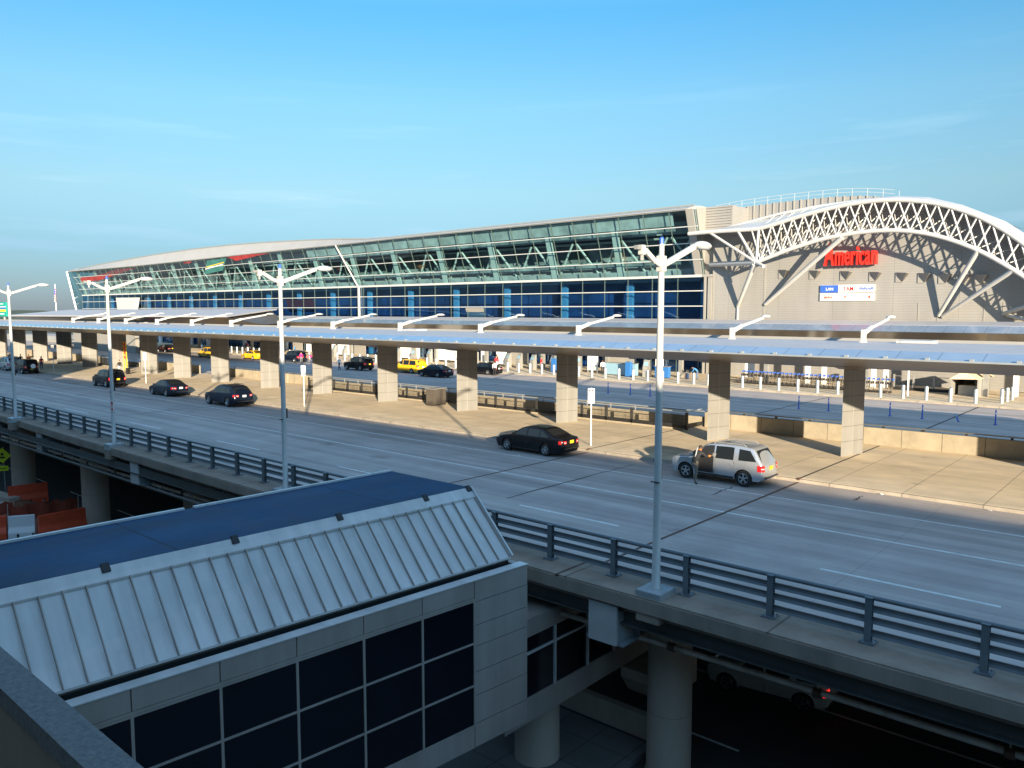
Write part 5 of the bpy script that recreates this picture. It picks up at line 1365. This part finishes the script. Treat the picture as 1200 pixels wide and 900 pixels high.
# louvred corner block beside the glass at the top
lb = TMB(); lb.box(-46.6, -43.2, 88.55, 93, 12, 20.2)
for i in range(9): lb.box(-46.7, -43.1, 88.45, 88.54, 17.45 + .32 * i, 17.62 + .32 * i)
lb.build('louvre_block', M['siding'], tb)
# roof sheet between front chord and rear curve
rs = TMB()
for (xa, za), (xb, zb) in zip(TOPD[:-1], TOPD[1:]):
    a = [(xa, 84.35, za + .15), (xa, 88.6, lerp(BAK, xa) + .05), (xa, 93.2, lerp(BAK, xa) + .1), (xa, 93.2, lerp(BAK, xa) - .15), (xa, 88.6, lerp(BAK, xa) - .1), (xa, 84.35, za)]
    b = [(xb, 84.35, zb + .15), (xb, 88.6, lerp(BAK, xb) + .05), (xb, 93.2, lerp(BAK, xb) + .1), (xb, 93.2, lerp(BAK, xb) - .15), (xb, 88.6, lerp(BAK, xb) - .1), (xb, 84.35, zb)]
    for i in range(6): rs.quad(a[i], b[i], b[(i + 1) % 6], a[(i + 1) % 6])
rs.build('arched_roof', M['white'], tb, smooth=30)
# clerestory upstand with ribs and railing
CLE = [(-47.6, 20.1), (-44, 20.4), (-40.75, 20.55), (-36.6, 20.65), (-32.7, 20.65), (-29.9, 20.5), (-27.2, 20.1), (-24.7, 19.5), (-21, 18.5), (-17, 17.0)]
CLD = dense(CLE)
cu = TMB(); cu.yprism([(x, z) for x, z in CLD] + [(-17, 14), (-47.6, 16.5)], 93.0, 93.4); cu.build('upstand_wall', M['siding'], tb)
cr = TMB()
x = -47.4
while x < -18: cr.box(x - .06, x + .06, 92.88, 93.0, lerp(CLE, x) - 4.2, lerp(CLE, x) + .1); x += .82
cr.build('upstand_rib', M['panel'], tb)
ra_ = TMB()
for h in (.45, .85):
    for (xa, za), (xb, zb) in [q for q in zip(CLD[:-1:2], CLD[2::2]) if q[1][0] < -26]: ra_.tube((xa, 93.1, za + h), (xb, 93.1, zb + h), .022, n=5, caps=False)
x = -47.4
while x < -26: ra_.tube((x, 93.1, lerp(CLE, x)), (x, 93.1, lerp(CLE, x) + .85), .02, n=5); x += 1.64
ra_.build('roof_railing', M['white'], tb)
rb_ = TMB(); rb_.prism([(93.4, 0), (112, 0)], lambda p: p, lambda p: p) if False else None
rb_ = TMB()
for (xa, za), (xb, zb) in zip(CLD[:-1], CLD[1:]): rb_.quad((xa, 93.4, za - .1), (xb, 93.4, zb - .1), (xb, 112, zb + .3), (xa, 112, za + .3))
rb_.build('rear_roof', M['roofblue'], tb)
# arch truss
ar_ = thing('arch_truss', 'white arched steel truss of crossing tubes standing in front of the red lettering', 'roof truss', T((-26, 84.3, 12)))
ar_.parent = tb
for k_ in ('label', 'category'): del ar_[k_]
def A_(p): return (p[0] + 26, p[1] - 84.3, p[2] - 12)
ch = MB().path([A_((x, 84.3, z)) for x, z in TOPD], .23, 10).path([A_((x, 84.3, z)) for x, z in BOTD], .22, 10)
ch.path([A_((x, 87.2, z + .0)) for x, z in [(x, lerp(BAK, x) - .35) for x, _ in BAKD]], .16, 8)
ch.tube(A_((-38.1, 84.3, 13.1)), A_((-45.5, 88, 13.3)), .3, n=10)
ch.tube(A_((-38.1, 84.3, 13.1)), A_((-36.9, 83.6, 12.6)), .2, n=8)
ch.build('chord', M['white'], ar_, smooth=50)
we = MB()
def web(p, q, r=.10): we.tube(A_(p), A_(q), r, n=6, caps=False)
# fan from the springing node
for x in (-43.9, -40.4, -37.9): web((-38.1, 84.3, 13.1), (x, 84.3, lerp(TOPC, x)), .15)
# front plane: steep crossing pairs between the chords; rear plane: the same from the bottom chord to the rear chord
xa_ = -37.6
while xa_ < -7.6:
    b0 = (xa_, 84.3, lerp(BOTC, xa_))
    for dx_, r_ in ((-1.15, .07), (1.15, .07)):
        xt = xa_ + dx_
        web(b0, (xt, 84.3, lerp(TOPC, xt)), r_ + .015)
    for dx_ in (-1.9, 1.9):
        xt = xa_ + dx_ + .5
        web(b0, (xt, 87.2, lerp(BAK, xt) - .35), .055)
    web((xa_ - .2, 84.3, lerp(TOPC, xa_ - .2)), (xa_ + .4, 87.2, lerp(BAK, xa_ + .4) - .35), .05)
    xa_ += 1.16
we.build('web', M['white'], ar_, smooth=50)
def strut(p, q, r=.24): MB().tube(A_(p), A_(q), r * .75, r, n=10).build('strut', M['white'], ar_, smooth=50)
strut((-38.5, 87.9, 8.5), (-28.9, 84.3, 15.3), .27)
strut((-41.85, 87.9, 8.3), (-38.3, 84.3, 12.9), .26); strut((-41.85, 87.9, 8.3), (-41.85, 87.9, 5.0), .14)
strut((-20.45, 87.9, 7.3), (-16.6, 84.3, 13.3)); strut((-20.1, 87.9, 7.2), (-13.6, 84.3, 11.5))
strut((-14.9, 87.9, 7.5), (-10.5, 84.3, 8.9)); strut((-14.6, 87.9, 7.4), (-7.5, 84.3, 5.6))
# purlin struts under the overhang
pu = TMB()
for i in range(9):
    x = -24 + 1.9 * i; pu.tube((x, 87.95, lerp(BAK, x) - 1.6), (x + 1.2, 84.5, lerp(BOTC, x + 1.2) + .2), .07, n=6)
pu.build('purlin', M['white'], tb)
# wedge shaped vent hoods
vx = [-36.4, -32.9, -29.6, -26.6, -24.0, -21.9, -20.0, -18.4, -16.9]
vh = MB(); vh.add([(-.62, 0, .52), (.62, 0, .42), (.62, -.95, .42), (-.62, -.1, .5), (-.62, 0, -.5), (.0, 0, -.5), (0.0, -.08, -.5), (-.62, -.08, -.5)],
        [(0, 1, 2, 3), (3, 2, 6, 7), (1, 5, 6, 2), (0, 3, 7, 4), (4, 7, 6, 5)])
v0 = None
for x in vx:
    if v0 is None:
        v0 = vh.build('vent_hood', M['panel'], tb); o = v0
        dk = MB().add([(.59, -.04, .36), (.59, -.85, .36), (.03, -.085, -.42), (.03, -.03, -.42)], [(0, 1, 2, 3)]).build('vent_opening', M['soffit'], v0); dk.location = (.035, 0, 0)
    else: o = copy_tree(v0, tb)
    o.location = T((x, 87.99, lerp([(-36.4, 11.9), (-16.9, 10.8)], x)))
# ground floor of the terminal as seen below the canopies
for x in [-52 - 7.6 * i for i in range(24)]:
    gf = TMB(); gf.box(x - .45, x + .45, 87.3, 87.8, .15, 5.6); gf.build('portico_column', M['whitep'], tb)
for i, x in enumerate([-58, -66, -75, -88, -99, -112, -123, -131]):
    gf = TMB(); gf.box(x - 1.6, x + 1.6, 87.1, 87.2, .15, 3.2); gf.build('door_portal', M['panel'], tb)

# ------------------------------------------------------------------ writing on the wall
def text_mesh(s, size, ext, sx=1.0, off=0.0, shear=0.0):
    cu_ = bpy.data.curves.new('t', 'FONT'); cu_.body = s; cu_.size = size; cu_.extrude = ext; cu_.offset = off; cu_.shear = shear; cu_.resolution_u = 4
    o = bpy.data.objects.new('t', cu_); C.objects.link(o)
    dg = bpy.context.evaluated_depsgraph_get(); dg.update()
    me = bpy.data.meshes.new_from_object(o.evaluated_get(dg)); bpy.data.objects.remove(o); bpy.data.curves.remove(cu_)
    me.transform(Matrix.Rotation(PI / 2, 4, 'X') @ Matrix.Diagonal((sx, 1, 1, 1)))
    xs_ = [v.co.x for v in me.vertices] or [0, 0]
    return me, min(xs_), max(xs_)
sg = thing('lettering_sign', 'big red raised letters spelling the airline name high on the terminal wall', 'sign', (-31.75, 87.7, 12.65))
x = 0
for chh in 'American':
    big = chh == 'A'
    me, a, b = text_mesh(chh, 3.35 if big else 2.9, .30, .52 if big else .50, .05)
    me.materials.append(M['red'])
    o = link(bpy.data.objects.new('letter', me)); o.parent = sg; o.location = (x - a, -.3, 0); x += (b - a) + .10
sg.scale = (5.5 / x, 1, 1)
bd = thing('sign_board', 'wide white and blue board of partner airline names below the red letters', 'sign', (-29.4, 87.9, 9.7))
pn = MB().box(-2.85, 2.8, -.08, .06, .04, .84).box(-2.85, 2.8, -.08, .06, -.84, -.04).build('panel', M['whitep'], bd)
MB().box(-2.84, -.92, -.095, -.08, .05, .83).build('blue_panel', M['bluep'], bd)
for s, sz, m, x, z, sx, sh_ in (('LAN', .42, 'whitep', -2.25, .28, 1, 0), ('TAM', .62, 'red', -.40, .22, .85, 0), ('FINNAIR', .42, 'bluep', 1.15, .28, .95, .3), ('IBERIA', .36, 'orange', -2.4, -.60, .9, 0), ('QR', .0, 'red', 0, 0, 1, 0)):
    if sz == 0: continue
    me, a, b = text_mesh(s, sz, .01, sx, .006, sh_); me.materials.append(M[m])
    o = link(bpy.data.objects.new('lettering', me)); o.parent = bd; o.location = (x, -.10, z)
MB().box(-.25, -.1, -.095, -.08, -.55, -.3).box(2.2, 2.4, -.095, -.08, -.6, -.3).build('emblem', M['orange'], bd)

# ------------------------------------------------------------------ check-in furniture on the terminal pavement
def desk(label, loc, m, wdt=2.2, h=1.2, rz=0.):
    t = thing('check_in_desk', label, 'desk', loc, rz)
    MB().box(-wdt / 2, wdt / 2, -.3, .3, .08, h - .06).build('front', m, t, bevel=.02)
    MB().box(-wdt / 2 - .05, wdt / 2 + .05, -.36, .36, h - .05, h).build('counter_top', M['grey'], t)
    MB().box(-wdt / 2 + .05, wdt / 2 - .05, -.25, .25, 0, .08).build('plinth', M['blackp'], t)
    return t
M['palebl'] = mat('pale_blue_panel', (.22, .36, .46), .4, noise=.05, scale=3)
M['midbl'] = mat('bright_blue_panel', (.03, .15, .42), .4, noise=.05, scale=3)
desk('long pale blue desk front by the kerb right of the white-shirted porter', (-52.2, 79.1, P15), M['palebl'], 4.4, 1.5)
desk('bright blue desk front standing by the kerb just left of the nearest street lamp', (-46.5, 79.0, P15), M['midbl'], 1.7, 1.35)
desk('narrow bright blue stand with white top between grey kiosks', (-50.2, 77.7, P15), M['midbl'], .65, 1.8)
desk('small blue stand among the grey check-in desks at centre', (-61.0, 77.6, P15), M['midbl'], .7, 1.8)
def kiosk(label, loc, rz=0.):
    t = thing('kiosk', label, 'kiosk', loc, rz, 'grey self-service kiosks on the terminal pavement')
    MB().box(-.38, .38, -.3, .3, 0, 1.15).xprism([(-.3, 1.15), (.3, 1.15), (.3, 1.95), (.1, 1.95)], -.36, .36).build('housing', M['grey'], t, bevel=.02)
    MB().obox((0, -.14, 1.5), (.26, 0, 0), (0, .005, .0), (0, .09, .22)).build('screen', M['palebl'], t)
    MB().box(-.3, .3, -.34, -.30, .9, 1.1).build('shelf', M['panel'], t)
    return t
kx = [-48.9, -51.4, -59.4, -60.3, -62.6, -63.5, -66.0, -68.8, -71.2, -76.4, -79.6, -86.8, -89.2, -93.4, -97.2, -106, -109.5]
for i, x in enumerate(kx): kiosk(('rightmost' if i == 0 else nth(i + 1)) + ' grey self-service kiosk from the right behind the bollards', (x, 79.4 + (i % 3) * .5, P15), random.uniform(-.3, .3))
def wpanel(label, loc, wd, h, m='whitep', legs=True):
    t = thing('notice_board', label, 'notice board', loc)
    MB().box(-wd / 2, wd / 2, -.05, .05, .35, h).build('board', M[m], t); MB().box(-wd / 2, -wd / 2 + .08, -.06, .06, 0, .36).box(wd / 2 - .08, wd / 2, -.06, .06, 0, .36).build('leg', M['grey'], t)
    MB().box(-wd * .38, wd * .38, -.058, -.051, h - .35, h - .2).build('heading_band', M['bluep'], t)
    return t
for x, y, wd, h, lb in ((-56.8, 79.8, 1.5, 3.0, 'tall white notice board left of the column near centre'), (-73.0, 81.0, 1.8, 3.1, 'white notice board behind the check-in desks left of centre'), (-84.5, 82, 4.2, 3.6, 'wide white board above the car with raised tailgate'),
                        (-94, 82, 2.4, 3.5, 'white board seen between columns behind the dark blue car'), (-108.5, 81, 3.0, 3.2, 'white board seen behind the yellow sedan taxi'), (-37.9, 83, 1.1, 3.4, 'white narrow board at the left end of the luggage carts')):
    wpanel(lb, (x, y, P15), wd, h)
# tent, low black fence, white posts at right
t = thing('tent', 'small cream canvas shelter with a dark opening at right behind the bollards', 'tent', (-15.0, 81.5, .15))
MB().prism([(-2.4, 1.5), (-1.3, 2.25), (0, 1.6)], lambda p: (p[0], -2.0, p[1]), lambda p: (p[0] + .3, 3.2, p[1])).build('canvas_roof', M['pave'], t)
MB().box(-2.3, -2.2, -1.9, 3, 0, 1.6).box(-.15, -.05, -1.9, 3, 0, 1.6).box(-2.3, -.05, 2.9, 3.0, 0, 1.7).build('side_cloth', M['panel'], t)
MB().box(-1.9, -.4, -.6, 1.5, .0, .9).build('stored_case', M['grey'], t)
t = thing('low_fence', 'low black kerb fence with grey posts in front of the siding wall at right', 'fence', (-17.5, 82.4, .15))
MB().box(-5.4, 1.8, -.12, .12, 0, .28).build('base_beam', M['blackp'], t)
pf_ = MB().tube((-5.4, 0, 1.35), (1.8, 0, 1.35), .03, n=6)
for i in range(5): pf_.box(-5.3 + 1.75 * i - .08, -5.3 + 1.75 * i + .08, -.06, .06, .2, 1.5)
pf_.build('post', M['grey'], t)
for x, y, h, lb in ((-24.9, 83.0, 2.4, 'left white square post right of the luggage carts'), (-23.8, 83.2, 2.4, 'right white square post right of the luggage carts'), (-31.4, 82.8, 4.6, 'left of the two white posts rising behind the luggage carts'), (-29.7, 82.8, 4.6, 'right of the two white posts rising behind the luggage carts'), (-12.6, 82.0, 2.3, 'white post right of the tent'), (-20.0, 76.6, 4.2, 'slim white pole standing in front of the luggage carts')):
    t = thing('white_post', lb, 'post', (x, y, .15)); s_ = .06 if 'slim' in lb else .2
    MB().box(-s_, s_, -s_, s_, 0, h).build('shaft', M['whitep'], t, bevel=.01); MB().box(-s_ - .03, s_ + .03, -s_ - .03, s_ + .03, 0, .06).build('foot', M['grey'], t)
# ------------------------------------------------------------------ left side bits
t = thing('flagpole', 'distant flagpole above the raised canopy at left', 'flagpole', (-407, 140, -6.9))
MB().lathe([(.28, 0), (.22, 14), (.14, 26.6)], (0, 0, 0), 10).lathe([(.05, 26.6), (.25, 26.8), (.05, 27.1)], (0, 0, 0), 10).build('pole', M['whitep'], t)
fg = thing('flag', 'red and white striped flag with a blue corner hanging from the distant pole', 'flag', (-407, 139.8, 18.4))
def flag_pt(u, v, o=0): return (u * 2.1 + .25, -.3 - .25 * math.sin(u * 7 + v * 1.5) + o, -v * 6.2 - u * 1.2)
for k in range(7):
    mb = MB()
    for i in range(6):
        for vv, m_ in ((k / 7, 0),):
            a, b = i / 6, (i + 1) / 6
            mb.add([flag_pt(a, k / 7), flag_pt(b, k / 7), flag_pt(b, k / 7 + .075), flag_pt(a, k / 7 + .075)], [(0, 1, 2, 3)], 0)
            mb.add([flag_pt(a, k / 7 + .075), flag_pt(b, k / 7 + .075), flag_pt(b, (k + 1) / 7), flag_pt(a, (k + 1) / 7)], [(0, 1, 2, 3)], 1)
    mb.build('stripe', [M['red'], M['whitep']], fg)
mb = MB(); mb.add([flag_pt(a, b, -.06) for a, b in ((0, 0), (.22, 0), (.45, 0), (.45, .42), (.22, .42), (0, .42))], [(0, 1, 4, 5), (1, 2, 3, 4)]); mb.build('canton', M['bluep'], fg)
gs = thing('road_sign', 'green overhead road sign with white, blue and orange rows at the left edge', 'sign', (-172.6, 50, 0))
MB().box(-1.8, 2.4, -.12, .12, 6.7, 9.4).build('board', M['greenp'], gs)
f1 = MB().box(-1.6, 2.2, -.135, -.12, 8.45, 8.6).build('white_row', M['whitep'], gs); MB().box(-1.6, 2.2, -.135, -.12, 8.05, 8.4).build('blue_row', M['midbl'], gs)
MB().box(-1.6, 2.2, -.135, -.12, 7.6, 8.0).build('orange_row', M['yellowp'], gs); MB().box(-1.5, .9, -.135, -.12, 9.0, 9.12).box(-1.5, 1.2, -.135, -.12, 7.1, 7.25).build('print', M['whitep'], gs)
MB().tube((0, .3, .15), (0, .3, 9.2), .2, n=10).build('post', M['grey'], gs)
t = thing('warning_sign', 'yellow downward-pointing triangular sign seen between the left columns', 'sign', (-121, 48.9, .15))
MB().tube((0, 0, 0), (0, 0, 4.6), .05).build('post', M['grey'], t)
MB().prism([(-.75, 4.65), (.75, 4.65), (.0, 3.75)], lambda p: (p[0] * .5, p[0] * .8 - .05, p[1]), lambda p: (p[0] * .5 + .04, p[0] * .8 - .07, p[1])).build('plate', M['yellowp'], t)
MB().obox((.03, -.1, 4.38), (.06, .1, 0), (.03, -.02, 0), (0, 0, .12)).build('symbol', M['greenp'], t)
t = thing('road_work_ladder', 'orange and yellow work barrier stand between two columns at left', 'barrier', (-104.8, 43.9, .15))
mb = MB()
for k in range(4): mb.box(-.35, .35, -.04, .04, 1.5 + .55 * k, 1.85 + .55 * k)
mb.build('orange_board', M['orange'], t); MB().box(-.42, -.35, -.05, .05, 0, 3.7).box(.35, .42, -.05, .05, 0, 3.7).build('frame', M['yellowp'], t)
# lower level, left: works area and crossing sign
def water_barrier(loc, rz, m, label, Lb=2.9):
    t = thing('road_barrier', label, 'barrier', loc, rz, 'plastic barriers round the works area under the road')
    MB().xprism([(-.28, 0), (-.28, .3), (-.12, .55), (-.10, 1.05), (.10, 1.05), (.12, .55), (.28, .3), (.28, 0)], -Lb / 2, Lb / 2).build('shell', m, t, bevel=.02)
    gm_ = MB()
    for k in range(3): gm_.box(-Lb / 2 + .5 + .85 * k, -Lb / 2 + .62 + .85 * k, -.32, -.2, .06, .26)
    gm_.build('fork_slot', M['blackp'], t)
    return t
pts = [((-56.1, 19.0), 1.62, 'orange', 'orange plastic barrier nearest the round pillar, lower level', 2.9), ((-57.0, 16.9), 1.05, 'whitep', 'white plastic barrier between two orange ones', 1.5),
       ((-58.3, 14.9), 1.15, 'orange', 'orange plastic barrier left of the white one', 2.9), ((-60.4, 12.6), .7, 'orange', 'leftmost orange plastic barrier of the works area', 2.9),
       ((-67.0, 20.4), 1.4, 'orange', 'orange plastic barrier alone at the back of the works area', 2.6)]
for (x, y), rz, m, lb, ln_ in pts: water_barrier((x, y, -6.9), rz, M[m], lb, ln_).scale = (1, 1, 1.45)
M['net'] = mat('safety_net', (.32, .06, .03), .8, noise=.4, scale=3)
for k_, (nx, ny, nr, nl, lb) in enumerate(((-61.0, 19.5, 1.5, 4.4, 'rusty orange safety net on stakes in the middle of the works area'), (-63.5, 16.3, 1.2, 4.0, 'rusty orange safety net on stakes at the left of the works area'))):
    t = thing('safety_net', lb, 'safety net', (nx, ny, -6.9), nr)
    mb = MB(); nn = 16
    up_ = [(-nl / 2 + nl * i / nn, .10 * math.sin(i * 1.3), 1.25 + .12 * math.sin(i * 1.9)) for i in range(nn + 1)]
    for a, b in zip(up_[:-1], up_[1:]): mb.add([(a[0], a[1], .1), (b[0], b[1], .1), b, a, (a[0], a[1] + .02, .1), (b[0], b[1] + .02, .1), (b[0], b[1] + .02, b[2]), (a[0], a[1] + .02, a[2])], [(0, 1, 2, 3), (4, 5, 6, 7)])
    mb.build('net', M['net'], t, fix=False)
    for q in range(3): MB().tube((-nl / 2 + nl * q / 2, -.03, 0), (-nl / 2 + nl * q / 2, -.03, 1.5), .03, n=6).build('stake', M['pipe'], t)
random.seed(11)
for i, (x, y) in enumerate(((-60.0, 17.4), (-63.0, 18.6), (-56.8, 18.0))):
    t = thing('soil_heap', ('reddish soil heap in the middle of the works area', 'reddish soil heap at the back of the works area', 'small reddish soil heap nearest the pillar')[i], 'soil heap', (x * 1.043, y * 1.043, -6.9))
    mb = MB(); n_ = 16; vs = []
    for r_, z in ((1.9, 0), (1.3, .28), (.7, .5), (.12, .6)):
        for k in range(n_):
            a = 2 * PI * k / n_; q = r_ * random.uniform(.8, 1.15); vs.append((q * math.cos(a), q * math.sin(a) * .8, z * random.uniform(.8, 1.15) if z else 0))
    mb.add(vs, [(i_ * n_ + k, i_ * n_ + (k + 1) % n_, (i_ + 1) * n_ + (k + 1) % n_, (i_ + 1) * n_ + k) for i_ in range(3) for k in range(n_)] + [tuple(range(3 * n_, 4 * n_))])
    if i == 0: M['soil'] = mat('red_soil', (.22, .09, .05), .95, noise=.5, scale=2.5, bump=.6)
    mb.build('heap', M['soil'], t, smooth=40)
for (x, y, rz, L_), lb in (((-66.5, 18.2, .1, 6), 'long pale concrete block lying at the left edge on the lower level'), ((-63.8, 16.9, .3, 3), 'shorter pale concrete block in front of the long one, lower level')):
    t = thing('concrete_block', lb, 'concrete block', (x * 1.043, y * 1.043, -6.9), rz)
    MB().box(-L_ / 2, L_ / 2, -.4, .4, .0, .8).build('block', M['pillar'], t, bevel=.05)
t = thing('crossing_sign', 'yellow-green diamond crossing sign with a plate below it at the lower left edge', 'sign', (-70.9, 20.0, -6.4))
M['lime'] = mat('sign_lime', (.62, .72, .02), .4, noise=.04, scale=3)
MB().tube((0, 0, -.5), (0, 0, 3.5), .05).build('post', M['grey'], t)
MB().prism([(0, 3.35), (.62, 2.73), (0, 2.11), (-.62, 2.73)], lambda p: (p[0] * .6, -.06 + p[0] * .8, p[1] + .1), lambda p: (p[0] * .6 + .03, -.09 + p[0] * .8, p[1] + .1)).build('diamond', M['lime'], t)
MB().obox((.04, -.10, 1.82), (.24, .32, 0), (.01, -.01, 0), (0, 0, .2)).build('plate', M['lime'], t)
MB().obox((.05, -.11, 2.95), (.05, .066, 0), (.01, -.01, 0), (0, 0, .1)).obox((.05, -.11, 2.68), (.12, .16, 0), (.01, -.01, 0), (0, 0, .06)).obox((.05, -.115, 1.82), (.14, .19, 0), (.01, -.01, 0), (0, 0, .03)).build('symbol', M['blackp'], t)
